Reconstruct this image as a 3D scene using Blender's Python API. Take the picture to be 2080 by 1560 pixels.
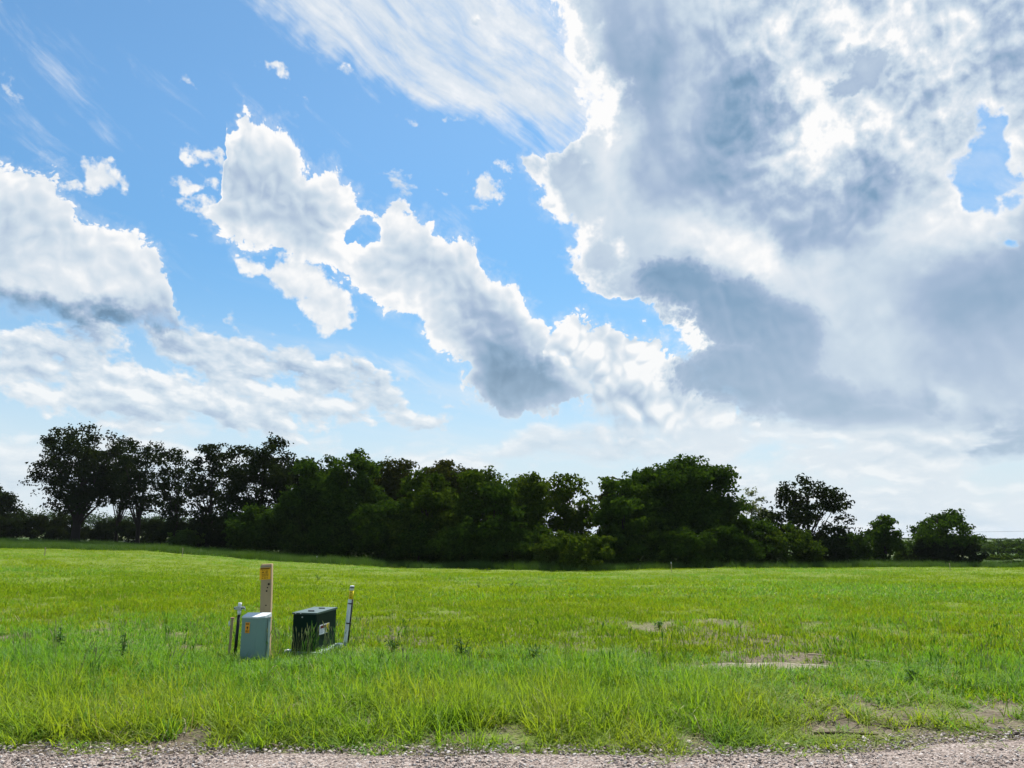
import bpy, math, random
import numpy as np
from mathutils import Vector, Matrix, Euler

# ------------------------------------------------------------------ clean
for o in list(bpy.data.objects):
    bpy.data.objects.remove(o, do_unlink=True)
SC = bpy.context.scene
COL = SC.collection
R = math.radians

# ------------------------------------------------------------------ camera
CAM_H, PITCH, FPX = 1.66, 11.05, 1562.0     # eye height, upward tilt, focal length in photo pixels
cam_d = bpy.data.cameras.new('camera')
cam_d.sensor_width = 36.0
cam_d.lens = FPX / 2080 * 36.0
cam_d.clip_start = 0.05
cam_d.clip_end = 9000
cam = bpy.data.objects.new('camera', cam_d)
cam.location = (0, 0, CAM_H)
cam.rotation_euler = (R(90 + PITCH), 0, 0)
COL.objects.link(cam)
SC.camera = cam

# ------------------------------------------------------------------ exposure / renderer
SC.render.engine = 'CYCLES'
SC.view_settings.view_transform = 'Standard'
SC.view_settings.look = 'None'
SC.view_settings.exposure = 1.0
SC.view_settings.gamma = 1.0
SC.view_settings.use_curve_mapping = False
cy = SC.cycles
cy.max_bounces = 6
cy.diffuse_bounces = 3
cy.glossy_bounces = 2
cy.transmission_bounces = 4
cy.transparent_max_bounces = 8
cy.use_adaptive_sampling = True
cy.adaptive_threshold = 0.012
cy.use_denoising = True
cy.sample_clamp_indirect = 4.0
SC.render.film_transparent = False

# ------------------------------------------------------------------ sun
SUN_AZ, SUN_EL = 14.0, 56.0
sd = Vector((math.sin(R(SUN_AZ)) * math.cos(R(SUN_EL)), math.cos(R(SUN_AZ)) * math.cos(R(SUN_EL)), math.sin(R(SUN_EL))))
sl = bpy.data.lights.new('sun', 'SUN')
sl.energy = 4.6
sl.angle = R(2.0)
sl.color = (1.0, 0.955, 0.88)
so = bpy.data.objects.new('sun', sl)
so.rotation_euler = (-sd).to_track_quat('-Z', 'Y').to_euler()
so.location = (30, 60, 120)
COL.objects.link(so)


def pix_dir(px, py):
    """direction in the place that the photograph shows at a point of it"""
    u, v = (px - 1040) / FPX, -(py - 780) / FPX
    c, s = math.cos(R(PITCH)), math.sin(R(PITCH))
    return Vector((u, c - s * v, s + c * v)).normalized()


def azel(px, py):
    d = pix_dir(px, py)
    return math.degrees(math.atan2(d.x, d.y)), math.degrees(math.asin(d.z))


# ------------------------------------------------------------------ node expressions
class X:
    """a node socket with arithmetic"""
    nt = None

    def __init__(self, s):
        self.s = s

    @staticmethod
    def put(node, i, v):
        if isinstance(v, X):
            X.nt.links.new(v.s, node.inputs[i])
        else:
            node.inputs[i].default_value = v

    @staticmethod
    def math(op, *a, clamp=False):
        n = X.nt.nodes.new('ShaderNodeMath')
        n.operation = op
        n.use_clamp = clamp
        for i, v in enumerate(a):
            X.put(n, i, v)
        return X(n.outputs[0])

    def __add__(self, o): return X.math('ADD', self, o)
    __radd__ = __add__
    def __sub__(self, o): return X.math('SUBTRACT', self, o)
    def __rsub__(self, o): return X.math('SUBTRACT', o, self)
    def __mul__(self, o): return X.math('MULTIPLY', self, o)
    __rmul__ = __mul__
    def __truediv__(self, o): return X.math('DIVIDE', self, o)
    def abs(self): return X.math('ABSOLUTE', self)
    def min(self, o): return X.math('MINIMUM', self, o)
    def max(self, o): return X.math('MAXIMUM', self, o)
    def clamp(self): return X.math('ADD', self, 0.0, clamp=True)


def vec(x, y, z=0.0):
    n = X.nt.nodes.new('ShaderNodeCombineXYZ')
    for i, v in enumerate((x, y, z)):
        X.put(n, i, v)
    return X(n.outputs[0])


def sstep(x, a, b, lo=0.0, hi=1.0):
    n = X.nt.nodes.new('ShaderNodeMapRange')
    n.interpolation_type = 'SMOOTHSTEP'
    X.put(n, 0, x)
    n.inputs[1].default_value, n.inputs[2].default_value = a, b
    X.put(n, 3, lo)
    X.put(n, 4, hi)
    return X(n.outputs[0])


def noise(v, scale, detail=0.0, rough=0.5, lac=2.0, color=False, dist=0.0):
    n = X.nt.nodes.new('ShaderNodeTexNoise')
    X.put(n, 'Vector', v)
    n.inputs['Scale'].default_value = scale
    n.inputs['Detail'].default_value = detail
    n.inputs['Roughness'].default_value = rough
    n.inputs['Lacunarity'].default_value = lac
    n.inputs['Distortion'].default_value = dist
    return X(n.outputs['Color' if color else 'Fac'])


def mapping(v, loc=(0, 0, 0), rot=0.0, scale=(1, 1, 1), typ='POINT'):
    n = X.nt.nodes.new('ShaderNodeMapping')
    n.vector_type = typ
    X.put(n, 0, v)
    if typ != 'NORMAL' and 'Location' in n.inputs:
        n.inputs['Location'].default_value = loc
    n.inputs['Rotation'].default_value = (0, 0, rot)
    n.inputs['Scale'].default_value = scale
    return X(n.outputs[0])


def sep(v):
    n = X.nt.nodes.new('ShaderNodeSeparateXYZ')
    X.put(n, 0, v)
    return X(n.outputs[0]), X(n.outputs[1]), X(n.outputs[2])


def lerp(a, b, f):
    n = X.nt.nodes.new('ShaderNodeMix')
    n.data_type = 'FLOAT'
    X.put(n, 0, f)
    X.put(n, 2, a)
    X.put(n, 3, b)
    return X(n.outputs[0])


def cmix(a, b, f, mode='MIX'):
    n = X.nt.nodes.new('ShaderNodeMix')
    n.data_type = 'RGBA'
    n.blend_type = mode
    X.put(n, 0, f)
    for i, v in ((6, a), (7, b)):
        X.put(n, i, v if isinstance(v, X) else tuple(v) + (1.0,) if len(v) == 3 else v)
    return X(n.outputs[2])


def ramp(f, stops, interp='LINEAR'):
    n = X.nt.nodes.new('ShaderNodeValToRGB')
    X.put(n, 0, f)
    e = n.color_ramp.elements
    n.color_ramp.interpolation = interp
    while len(e) < len(stops):
        e.new(0.5)
    for k, (p, c) in enumerate(stops):
        e[k].position = p
        e[k].color = tuple(c) + (1.0,)
    return X(n.outputs[0])


def curve(f, pts):
    """pts in 0..1 (x ascending)"""
    n = X.nt.nodes.new('ShaderNodeFloatCurve')
    X.put(n, 'Value', f)
    c = n.mapping.curves[0]
    n.mapping.use_clip = False
    c.points[0].location = pts[0]
    c.points[1].location = pts[-1]
    for p in pts[1:-1]:
        c.points.new(*p)
    for p in c.points:
        p.handle_type = 'VECTOR'
    n.mapping.update()
    return X(n.outputs[0])


def srgb(r, g, b):
    return tuple((v / 255 / 12.92) if v / 255 <= 0.04045 else ((v / 255 + 0.055) / 1.055) ** 2.4 for v in (r, g, b))


# ------------------------------------------------------------------ sky
SKY_STRENGTH = 0.1
W = bpy.data.worlds.new('World')
SC.world = W
W.use_nodes = True
nt = W.node_tree
nt.nodes.clear()
X.nt = nt
tc = nt.nodes.new('ShaderNodeTexCoord')
D = X(tc.outputs['Generated'])
dx, dy, dz = sep(D)
az = X.math('ARCTAN2', dx, dy) * (180 / math.pi)
el = X.math('ARCSINE', dz) * (180 / math.pi)
P = vec(az, el, 0.0)

sky_n = nt.nodes.new('ShaderNodeTexSky')
sky_n.sky_type = 'NISHITA'
sky_n.sun_disc = False
sky_n.sun_elevation = R(SUN_EL)
sky_n.sun_rotation = R(SUN_AZ)
sky_n.altitude = 300
sky_n.air_density = 1.0
sky_n.dust_density = 0.4
sky_n.ozone_density = 2.0

# billowing detail shared by all clouds
warp = noise(P, 0.085, 3.0, 0.5, color=True)
wx, wy, _ = sep(warp)
lump = noise(vec(az, el, 31.0), 0.42, 3.0, 0.55, color=True)
ux, uy, _ = sep(lump)
az1 = az + (wx - 0.5) * 3.4 + (ux - 0.5) * 3.4
el1 = el + (wy - 0.5) * 3.0 + (uy - 0.5) * 3.0


def billow(p):
    a = (noise(p, 0.33) * 2 - 1).abs()
    b = (noise(p, 0.85, 0.0) * 2 - 1).abs()
    return a * 0.62 + b * 0.38


PB = vec(az + (wx - 0.5) * 5, el + (wy - 0.5) * 5, 4.3)
bil = billow(PB)
PB2 = vec(az + (wx - 0.5) * 5 + 0.30, el + (wy - 0.5) * 5 + 0.62, 4.3)
bil2 = billow(PB2)
relief = bil - bil2                       # + where a lump faces the light above
frac = noise(vec(az, el * 1.15, 9.0), 0.32, 8.0, 0.58)
fine = noise(vec(az, el, 2.0), 0.9, 6.0, 0.62)
soft_n = noise(vec(az + el * 0.35, el * 0.8, 7.0), 0.11, 4.0, 0.5)
puff = (noise(PB, 1.35, 3.0, 0.60) * 2 - 1).abs()
edge = (bil - 0.28) * 2.0 + (puff - 0.25) * 1.7 + (frac - 0.5) * 2.6 + (fine - 0.5) * 0.45

NX = lambda a: (a + 50) / 100
NY = lambda e: (e + 5) / 60
azn = (az1 + 50) / 100
eln = (el1 + 5) / 60


def ycurve(pts, over=True):
    q = sorted(azel(*p) for p in pts)
    q2 = []
    for a, e in q:
        if q2 and a - q2[-1][0] < 0.15:
            a = q2[-1][0] + 0.15
        q2.append((a, e))
    return curve(azn, [(NX(a), NY(e)) for a, e in q2]) * 60 - 5


def xcurve(pts):
    q = sorted((azel(*p)[::-1] for p in pts))
    return curve(eln, [(NY(e), NX(a)) for e, a in q]) * 100 - 50


def blob(px, py, rx, ry, rot=0.0, p=None):
    smooth = p is PS
    """soft spot of the sky round a direction; 1 at its middle, 0 at its rim"""
    a, e = azel(px, py)
    ra = abs(azel(px + rx, py)[0] - a)
    re = abs(azel(px, py - ry)[1] - e)
    n = X.nt.nodes.new('ShaderNodeMapping')
    n.vector_type = 'TEXTURE'
    X.put(n, 0, p or PW)
    n.inputs['Location'].default_value = (a, e, 0)
    n.inputs['Rotation'].default_value = (0, 0, R(-rot))
    n.inputs['Scale'].default_value = (ra, re, 1)
    g = X.nt.nodes.new('ShaderNodeTexGradient')
    g.gradient_type = 'SPHERICAL'
    X.put(g, 0, X(n.outputs[0]))
    return sstep(X(g.outputs['Fac']), 0.0, 0.8) if smooth else X(g.outputs['Fac'])


PW = vec(az1, el1, 0.0)
PS = vec(az + (wx - 0.5) * 6 + (frac - 0.5) * 3, el + (wy - 0.5) * 5 + (frac - 0.5) * 4, 0.0)

A_tot = X.math('ADD', 0.0, 0.0)
T_tot = X.math('ADD', 0.92, 0.0)


def over(alpha, tone):
    global A_tot, T_tot
    T_tot = lerp(T_tot, tone, alpha)
    A_tot = A_tot + alpha * (1 - A_tot)


# --- high fibrous veil at the top of the view
c_, s_ = math.cos(R(-31)), math.sin(R(-31))
along = az * c_ + el * s_
across = el * c_ - az * s_
fib = noise(vec(along * 0.22 + wx * 2.2, across * 0.75 + wy * 2.6, 1.0), 0.5, 8.0, 0.64)
fib2 = noise(vec(along * 0.09 + wx, across * 1.7 + wy * 3, 5.0), 0.55, 5.0, 0.6)
veil_m = blob(640, -10, 420, 150, 26, PW) * 0.75 + blob(800, -40, 620, 260, 24, PW) * 1.15 + blob(960, 100, 420, 165, 14, PW) * 0.95
veil = sstep(veil_m.min(0.85) + (fib - 0.5) * 2.0 + (fib2 - 0.5) * 1.0, 0.12, 1.0)
over(veil * 0.92, 0.84 + (fib - 0.5) * 0.75 + (fine - 0.5) * 0.2)

# --- thin streaks of veil in the lower blue
thin = noise(vec(az * 0.12 + wx * 0.8, el * 0.62 + az * 0.09 + wy, 3.0), 0.5, 5.0, 0.55)
over(sstep(thin, 0.52, 0.8) * sstep(el, 27, 9) * 0.5, 0.86)

# --- band of distant low cloud above the horizon
low_n = noise(vec(az * 0.42 + wx * 2.6 + ux * 1.0, el * 1.05 + wy * 2.0 + uy * 0.9, 11.0), 0.27, 7.0, 0.56)
low_n2 = noise(vec(az * 0.42 + wx * 2.6 + ux * 1.0 + 0.12, el * 1.05 + wy * 2.0 + uy * 0.9 + 0.5, 11.0), 0.27, 7.0, 0.56)
low_m = sstep(el, 14.0, 6.5)
low_a = sstep(low_n + (soft_n - 0.5) * 0.3 + (low_m - 1) * 0.9 + sstep(az, 0, 20) * 0.04, 0.42, 0.58)
over(low_a * 0.88, 0.86 + (low_n - low_n2) * 2.2 - (low_n - 0.5) * 0.5)

# --- left bank of layered cloud
lx, ly = az * 0.95 + wx * 2.4 + ux * 0.8, el * 1.75 + az * 0.26 + wy * 1.8 + uy * 1.0
lay = noise(vec(lx, ly, 21.0), 0.24, 7.0, 0.55)
lay2 = noise(vec(lx + 0.15, ly + 0.9, 21.0), 0.24, 7.0, 0.55)
lay_m = blob(330, 775, 760, 150, 7, PW) * 0.9 + blob(560, 740, 420, 95, 14, PW) * 0.55 + blob(100, 775, 360, 90, 10, PW) * 0.45
lay_a = sstep(lay_m + (lay - 0.5) * 2.9 + (puff - 0.25) * 0.25, 0.36, 0.66)
lay_t = 0.80 + (lay - lay2) * 2.3 + (fine - 0.5) * 0.12 - sstep(lay, 0.48, 0.68) * 0.12
over(lay_a * 0.95, lay_t)


def cumulus(top, bot, amp=1.0, soft=0.55, rim=(0.95, 0.70), rimw=3.2, base=0.0, basew=4.0, rel=0.34, extra=None, tonemod=None, botrim=True):
    T, B = ycurve(top), ycurve(bot)
    s = (T - el1).min(el1 - B) + edge * amp
    if extra is not None:
        s = s + extra
    a = sstep(T - el1 + edge * amp + (extra if extra is not None else 0.0), 0.0, soft) * sstep(el1 - B + edge * amp * (1.0 if botrim else 0.45), 0.0, soft if botrim else 1.7)
    t = sstep(s if botrim else T - el1 + edge * amp, 0.1, rimw, rim[0], rim[1]) + relief * rel + (fine - 0.5) * 0.10 + (puff - 0.25) * 0.10 + (soft_n - 0.5) * 0.25
    if base:
        t = t - sstep(el1 - B + (frac - 0.5) * 4, basew, 0.4) * base
    if tonemod is not None:
        t = t + tonemod
    fringe = sstep(s + (fine - 0.5) * 3.2 + (fib - 0.5) * 2.0, -1.0, 1.0) * 0.28
    over(a.max(fringe * (1 - a * 0.0)), t)
    return s


# --- left cumulus
cumulus([(-700, 330), (-300, 420), (-120, 330), (0, 312), (60, 316), (110, 340), (150, 380), (172, 392), (184, 448), (215, 452), (262, 452), (310, 482), (345, 535), (366, 610), (380, 720), (440, 860)],
        [(-700, 640), (-300, 640), (0, 640), (100, 676), (250, 694), (380, 700), (440, 700)],
        amp=0.95, soft=0.5, rimw=3.2, rel=0.46, rim=(1.0, 0.78), base=0.62, basew=2.8, botrim=False,
        tonemod=blob(60, 470, 230, 150, 0) * -0.10 + blob(180, 560, 160, 70) * 0.14 + blob(150, 672, 330, 66, 4, PS) * -0.55)

# --- torn scraps
for (x, y, rx, ry, rot, k) in ((228, 355, 62, 44, 20, 0.9), (150, 372, 40, 24, 0, 0.7), (385, 368, 48, 30, 10, 0.9), (425, 330, 70, 24, 35, 0.8),
                               (400, 425, 60, 30, 40, 0.7), (1005, 385, 60, 45, -30, 0.75), (568, 136, 36, 18, 30, 0.75),
                               (610, 580, 88, 58, 20, 1.25), (655, 640, 70, 48, -10, 1.1), (520, 545, 45, 28, 30, 0.8)):
    b = blob(x, y, rx * 1.2, ry * 1.2, rot, PW) * k
    over(sstep(b * 1.5 + ((frac - 0.5) * 2.6 + (fine - 0.5) * 2.2 + (fib - 0.5)) * (b * 4).min(1.0), 0.42, 1.0), 0.90 + (fine - 0.5) * 0.3 + relief * 0.3)

# --- the long diagonal cumulus
cumulus([(330, 700), (405, 520), (420, 420), (440, 385), (456, 300), (458, 215), (490, 205), (512, 243), (540, 252), (590, 246), (620, 290), (650, 322), (690, 336), (722, 372), (760, 416),
         (800, 410), (860, 422), (882, 470), (960, 476), (985, 530), (1046, 556), (1076, 590), (1112, 632), (1130, 682), (1166, 722), (1206, 768), (1235, 850), (1300, 980)],
        [(330, 600), (405, 440), (450, 500), (500, 522), (560, 512), (612, 560), (700, 592), (760, 642), (840, 664), (925, 752), (950, 806), (1000, 846), (1080, 862), (1150, 850), (1205, 812), (1235, 790), (1300, 720)],
        amp=0.90, soft=0.5, rim=(1.0, 0.73), rimw=3.2, base=0.0, rel=0.46,
        extra=blob(715, 480, 70, 55, 0, PW) * -5.5,
        tonemod=blob(1060, 790, 190, 95, 15, PS) * -0.62 + blob(560, 420, 190, 130, 40, PS) * -0.08 + blob(1000, 680, 150, 120, 40, PS) * -0.22 + blob(870, 540, 130, 80, 40, PS) * -0.06)

# --- the bright cumulus right of it
cumulus([(1040, 900), (1112, 690), (1130, 640), (1180, 632), (1236, 636), (1280, 662), (1335, 695), (1380, 728), (1430, 768), (1490, 812), (1545, 856), (1600, 960)],
        [(1040, 720), (1118, 760), (1160, 770), (1190, 812), (1206, 862), (1300, 896), (1400, 900), (1545, 898), (1600, 880)],
        amp=1.0, soft=0.45, rim=(1.0, 0.90), rimw=2.4, base=0.22, basew=1.5, rel=0.9, botrim=False,
        tonemod=blob(1270, 850, 110, 50, 10, PS) * -0.22 + (bil - 0.2) * 0.35 - blob(1180, 790, 60, 60, 0, PS) * 0.2)
# small row under it
cumulus([(1080, 930), (1160, 870), (1200, 850), (1250, 858), (1300, 880), (1380, 880), (1450, 905), (1530, 960)],
        [(1080, 900), (1160, 905), (1250, 915), (1380, 930), (1450, 935), (1530, 930)],
        amp=0.5, soft=0.7, rim=(0.97, 0.82), rimw=2.0, base=0.3, basew=1.8, botrim=False)

# --- the great mass of cloud on the right
Lb = xcurve([(1060, -400), (1090, -160), (1100, 0), (1150, 90), (1172, 160), (1190, 220), (1165, 270), (1090, 312), (1055, 340), (1070, 390), (1100, 440), (1135, 480), (1150, 560), (1200, 590), (1275, 600), (1330, 640), (1365, 690), (1395, 760), (1420, 800), (1500, 850), (1640, 884), (1860, 912), (2080, 935), (2600, 960), (3300, 1000)])
hole = blob(1990, 375, 105, 100, -20, PW) * 3.4 + blob(2010, 275, 85, 60, 30, PW) * 2.6 + blob(2050, 485, 60, 40, 30, PW) * 1.9 + blob(1135, 470, 45, 60, 10, PW) * 2.2
ragged = edge * 0.85
s_m = (az1 - Lb) + ragged
hol = sstep(hole + (frac - 0.5) * 4.2 + (fine - 0.5) * 2.2 + (bil - 0.25) * 2.0, 0.85, 1.55) * sstep(hole, 0.0, 0.25)
wisp = sstep(s_m + (fine - 0.5) * 3.2 + (fib - 0.5) * 2.0, -1.0, 1.0) * 0.28 * sstep(el, 9, 13)
a_m = sstep((s_m + (low_n - 0.5) * 26 * sstep(el, 11, 7)) / sstep(el, 7, 13, 4.0, 0.65), 0.0, 1.0) * (1 - hol * sstep(fib * 0.6 + frac * 0.4, 0.36, 0.66, 1.0, 0.7))
c2, s2 = math.cos(R(58)), math.sin(R(58))
shaft = noise(vec((az - el * 0.28) * 0.26 + wx * 1.2, el * 0.085 + wy, 13.0), 0.6, 4.0, 0.5)
t_m = 0.635 + sstep(s_m + (frac - 0.5) * 7 + (bil - 0.25) * 3, 0.1, 3.2, 0.36, 0.0) * sstep(el, 8.5, 13) + (soft_n - 0.5) * 0.55 + (shaft - 0.5) * 0.42 * sstep(el, 10, 22) + (fine - 0.5) * 0.10
t_m = t_m + sstep(hole + (frac - 0.5) * 1.5, 0.1, 0.9) * 0.09
patchy = sstep(az, 10, 24) * sstep(el, 17, 27)
t_m = t_m + patchy * ((frac - 0.5) * 1.3 + relief * 0.55 + (fine - 0.5) * 0.45 + 0.05) + relief * 0.12
for (x, y, rx, ry, rot, k) in ((1290, 110, 130, 330, 4, -.30), (1500, 250, 120, 260, 10, -.22), (1700, 420, 260, 130, 10, -.20), (1360, 340, 160, 120, 0, -.14), (1900, 690, 330, 190, 0, -.10),
                               (1990, 880, 260, 90, 8, -.34), (1780, 850, 330, 85, 4, -.30), (1985, 600, 200, 130, 0, -.16),
                               (1480, 495, 220, 100, 25, .34), (1130, 80, 130, 170, 0, .30), (1225, 250, 90, 200, -20, .26), (1640, 190, 60, 140, -12, .2), (1740, 235, 110, 50, 20, .18), (1830, 90, 240, 150, 20, .22),
                               (1620, 540, 170, 110, 35, .2), (1760, 640, 220, 220, 30, .12), (1930, 450, 190, 110, 0, .24), (1925, 825, 75, 90, 0, .26), (1180, 420, 150, 130, 0, .12), (1390, 700, 110, 130, 20, .34), (1300, 30, 60, 110, 0, .2), (2040, 330, 120, 200, 0, .2)):
    t_m = t_m + blob(x, y, rx, ry, rot, PS) * k
# thin window of veiled blue in it
win = sstep(blob(1740, 150, 150, 110, 10, PS) * 0.9 + (frac - 0.5) * 2.6 + (fine - 0.5) * 1.4, 0.5, 1.0)
t_m = lerp(t_m, 0.46, win * 0.8)
over(a_m.max(wisp * (1 - hol)), t_m)

# --- dark cloud drifting before it
PK = vec(az + (wx - 0.5) * 4, el + (wy - 0.5) * 4, 0.0)
kb = None
for (x, y, rx, ry, rot) in ((1385, 585, 170, 70, 25), (1470, 640, 170, 130, 20), (1590, 690, 140, 140, 10), (1520, 775, 220, 120, 8), (1640, 810, 190, 90, 12), (1790, 855, 260, 55, 4), (1970, 880, 260, 60, 4)):
    q = blob(x, y, rx, ry, rot, PK)
    kb = q if kb is None else kb.max(q)
ks = kb * 1.25 + (bil - 0.22) * 0.42 + (puff - 0.22) * 0.30 + (frac - 0.5) * 0.75 + (fine - 0.5) * 0.25
over(sstep(ks, 0.22, 0.50) * sstep(az, 24, 12, 0.55, 0.95), sstep(ks, 0.25, 0.75, 0.56, 0.28) + relief * 0.22 + (soft_n - 0.5) * 0.3 + (fine - 0.5) * 0.08)

# --- bright scud under its base
over(sstep(low_n2 + (soft_n - 0.5) * 0.3, 0.44, 0.58) * sstep(el, 8.5, 6.0) * sstep(az, 8, 18) * 0.85, 0.86 + (low_n2 - low_n) * 2.0)

# --- beyond the view the same broken cloud goes on
out = (sstep(az.abs(), 37, 50) + sstep(el, 39, 50)).min(1.0)
gen = sstep(frac * 0.5 + soft_n * 0.7 + (fine - 0.5) * 0.2, 0.58, 0.70)
A_tot = lerp(A_tot, gen * 0.95, out)
T_tot = lerp(T_tot, 0.98 - sstep(soft_n, 0.45, 0.75) * 0.4 + relief * 0.5, out)

k = 0.5 / SKY_STRENGTH
cl = lambda r, g, b: tuple(v * k for v in srgb(r, g, b))
cloud = ramp(T_tot.clamp(), [(0.0, cl(98, 134, 166)), (0.28, cl(132, 164, 194)), (0.52, cl(168, 188, 214)), (0.72, cl(203, 218, 232)), (0.88, cl(228, 235, 242)), (1.0, cl(253, 253, 253))])
# whitening of the air towards the horizon
blue = cmix(X(sky_n.outputs[0]), (0.50, 0.72, 0.77), 1.0, 'MULTIPLY')
blue = cmix(blue, (0.70, 0.82, 0.86), sstep(el, 30, 10), 'MULTIPLY')
haze_f = sstep(el, 25, 1)
haze_f = haze_f * haze_f
blue = cmix(blue, cl(220, 232, 240), haze_f * 0.97)
cloud = cmix(cloud, cl(222, 235, 242), haze_f * 0.45)
final = cmix(blue, cloud, A_tot)
bg = nt.nodes.new('ShaderNodeBackground')
bg.inputs['Strength'].default_value = SKY_STRENGTH
X.put(bg, 'Color', final)
wo = nt.nodes.new('ShaderNodeOutputWorld')
nt.links.new(bg.outputs[0], wo.inputs[0])
W.cycles.sampling_method = 'NONE'

# ================================================================== helpers for meshes
rng = np.random.default_rng(7)
random.seed(7)


def zy(row):
    """rise over run of the sight line at a row of the photograph (middle column)"""
    v = -(row - 780) / FPX
    c, s = math.cos(R(PITCH)), math.sin(R(PITCH))
    return (s + c * v) / (c - s * v)


def link_mesh(name, verts, faces, mat=None, parent=None, smooth=False, loc=None):
    me = bpy.data.meshes.new(name)
    if isinstance(verts, np.ndarray) and isinstance(faces, np.ndarray):
        nv, nf, k = len(verts), len(faces), faces.shape[1] if len(faces) else 0
        me.vertices.add(nv)
        me.vertices.foreach_set('co', verts.astype(np.float32).ravel())
        if nf:
            me.loops.add(nf * k)
            me.loops.foreach_set('vertex_index', faces.astype(np.int32).ravel())
            me.polygons.add(nf)
            me.polygons.foreach_set('loop_start', np.arange(0, nf * k, k, dtype=np.int32))
            me.update(calc_edges=True)
    else:
        me.from_pydata([tuple(v) for v in verts], [], [tuple(f) for f in faces])
    me.validate()
    if smooth:
        me.shade_smooth()
    if mat:
        me.materials.append(mat)
    o = bpy.data.objects.new(name, me)
    COL.objects.link(o)
    if parent:
        o.parent = parent
    if loc is not None:
        o.location = loc
    return o


def empty(name, loc, label, cat, group=None, rz=0.0):
    o = bpy.data.objects.new(name, None)
    o.empty_display_size = 0.2
    o.location = loc
    o.rotation_euler = (0, 0, rz)
    COL.objects.link(o)
    return tag(o, label, cat, group)


def tag(o, label=None, cat=None, group=None, kind=None):
    for k, v in (('label', label), ('category', cat), ('group', group), ('kind', kind)):
        if v:
            o[k] = v
    return o


class MB:
    """collects shapes into one mesh"""
    def __init__(self):
        self.v, self.f = [], []

    def add(self, vs, fs):
        b = len(self.v)
        self.v += [tuple(p) for p in vs]
        self.f += [tuple(i + b for i in f) for f in fs]
        return self

    def box(self, lo, hi, M=None, bev=0.0):
        (x0, y0, z0), (x1, y1, z1) = lo, hi
        if bev > 0:
            import bmesh
            bm = bmesh.new()
            bmesh.ops.create_cube(bm, size=1.0)
            for v in bm.verts:
                v.co = Vector(((x0 + x1) / 2 + v.co.x * (x1 - x0), (y0 + y1) / 2 + v.co.y * (y1 - y0), (z0 + z1) / 2 + v.co.z * (z1 - z0)))
            bmesh.ops.bevel(bm, geom=bm.edges[:], offset=bev, segments=2, affect='EDGES')
            bm.verts.index_update()
            vs = [v.co.copy() for v in bm.verts]
            fs = [[v.index for v in f.verts] for f in bm.faces]
            bm.free()
        else:
            vs = [Vector(p) for p in ((x0, y0, z0), (x1, y0, z0), (x1, y1, z0), (x0, y1, z0), (x0, y0, z1), (x1, y0, z1), (x1, y1, z1), (x0, y1, z1))]
            fs = [(0, 3, 2, 1), (4, 5, 6, 7), (0, 1, 5, 4), (1, 2, 6, 5), (2, 3, 7, 6), (3, 0, 4, 7)]
        if M:
            vs = [M @ v for v in vs]
        return self.add(vs, fs)

    def tube(self, pts, rad, n=8, cap=True):
        pts = [Vector(p) for p in pts]
        rad = rad if hasattr(rad, '__len__') else [rad] * len(pts)
        vs, fs = [], []
        for i, p in enumerate(pts):
            t = (pts[min(i + 1, len(pts) - 1)] - pts[max(i - 1, 0)]).normalized()
            a = Vector((1, 0, 0)) if abs(t.x) < 0.9 else Vector((0, 1, 0))
            u = t.cross(a).normalized()
            w = t.cross(u)
            for k in range(n):
                th = 2 * math.pi * k / n
                vs.append(p + (u * math.cos(th) + w * math.sin(th)) * rad[i])
        for i in range(len(pts) - 1):
            for k in range(n):
                fs.append((i * n + k, i * n + (k + 1) % n, (i + 1) * n + (k + 1) % n, (i + 1) * n + k))
        if cap:
            fs.append(tuple(range(n))[::-1])
            fs.append(tuple(range((len(pts) - 1) * n, len(pts) * n)))
        return self.add(vs, fs)

    def build(self, name, mat, parent=None, smooth=False):
        return link_mesh(name, self.v, self.f, mat, parent, smooth)


class VNoise:
    """smooth value noise on the ground plane"""
    def __init__(self, seed):
        self.g = np.random.default_rng(seed).random((256, 256))

    def one(self, x, y):
        xi, yi = np.floor(x).astype(int), np.floor(y).astype(int)
        fx, fy = x - xi, y - yi
        fx, fy = fx * fx * (3 - 2 * fx), fy * fy * (3 - 2 * fy)
        g = lambda a, b: self.g[a % 256, b % 256]
        return (g(xi, yi) * (1 - fx) + g(xi + 1, yi) * fx) * (1 - fy) + (g(xi, yi + 1) * (1 - fx) + g(xi + 1, yi + 1) * fx) * fy

    def __call__(self, x, y, oct=3):
        x, y = np.asarray(x, float), np.asarray(y, float)
        s, a, t = 0, 1.0, 0
        for k in range(oct):
            s = s + self.one(x * 2 ** k + 17 * k, y * 2 ** k + 31 * k) * a
            t += a
            a *= 0.5
        return s / t


VN = VNoise(3)

# ================================================================== materials
def new_mat(name):
    m = bpy.data.materials.new(name)
    m.use_nodes = True
    X.nt = m.node_tree
    m.node_tree.nodes.clear()
    o = m.node_tree.nodes.new('ShaderNodeOutputMaterial')
    return m, o


def principled(color, rough=0.6, spec=0.3, metal=0.0, bump=None, bstr=0.3, bdist=0.01):
    n = X.nt.nodes.new('ShaderNodeBsdfPrincipled')
    X.put(n, 'Base Color', color if isinstance(color, X) else tuple(color) + (1.0,))
    X.put(n, 'Roughness', rough)
    n.inputs['Specular IOR Level'].default_value = spec
    n.inputs['Metallic'].default_value = metal
    if bump is not None:
        b = X.nt.nodes.new('ShaderNodeBump')
        b.inputs['Strength'].default_value = bstr
        b.inputs['Distance'].default_value = bdist
        X.put(b, 'Height', bump)
        X.nt.links.new(b.outputs[0], n.inputs['Normal'])
    return n


def geo(out='Position'):
    n = X.nt.nodes.new('ShaderNodeNewGeometry')
    return X(n.outputs[out])


def objco():
    n = X.nt.nodes.new('ShaderNodeTexCoord')
    return X(n.outputs['Object'])


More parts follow.
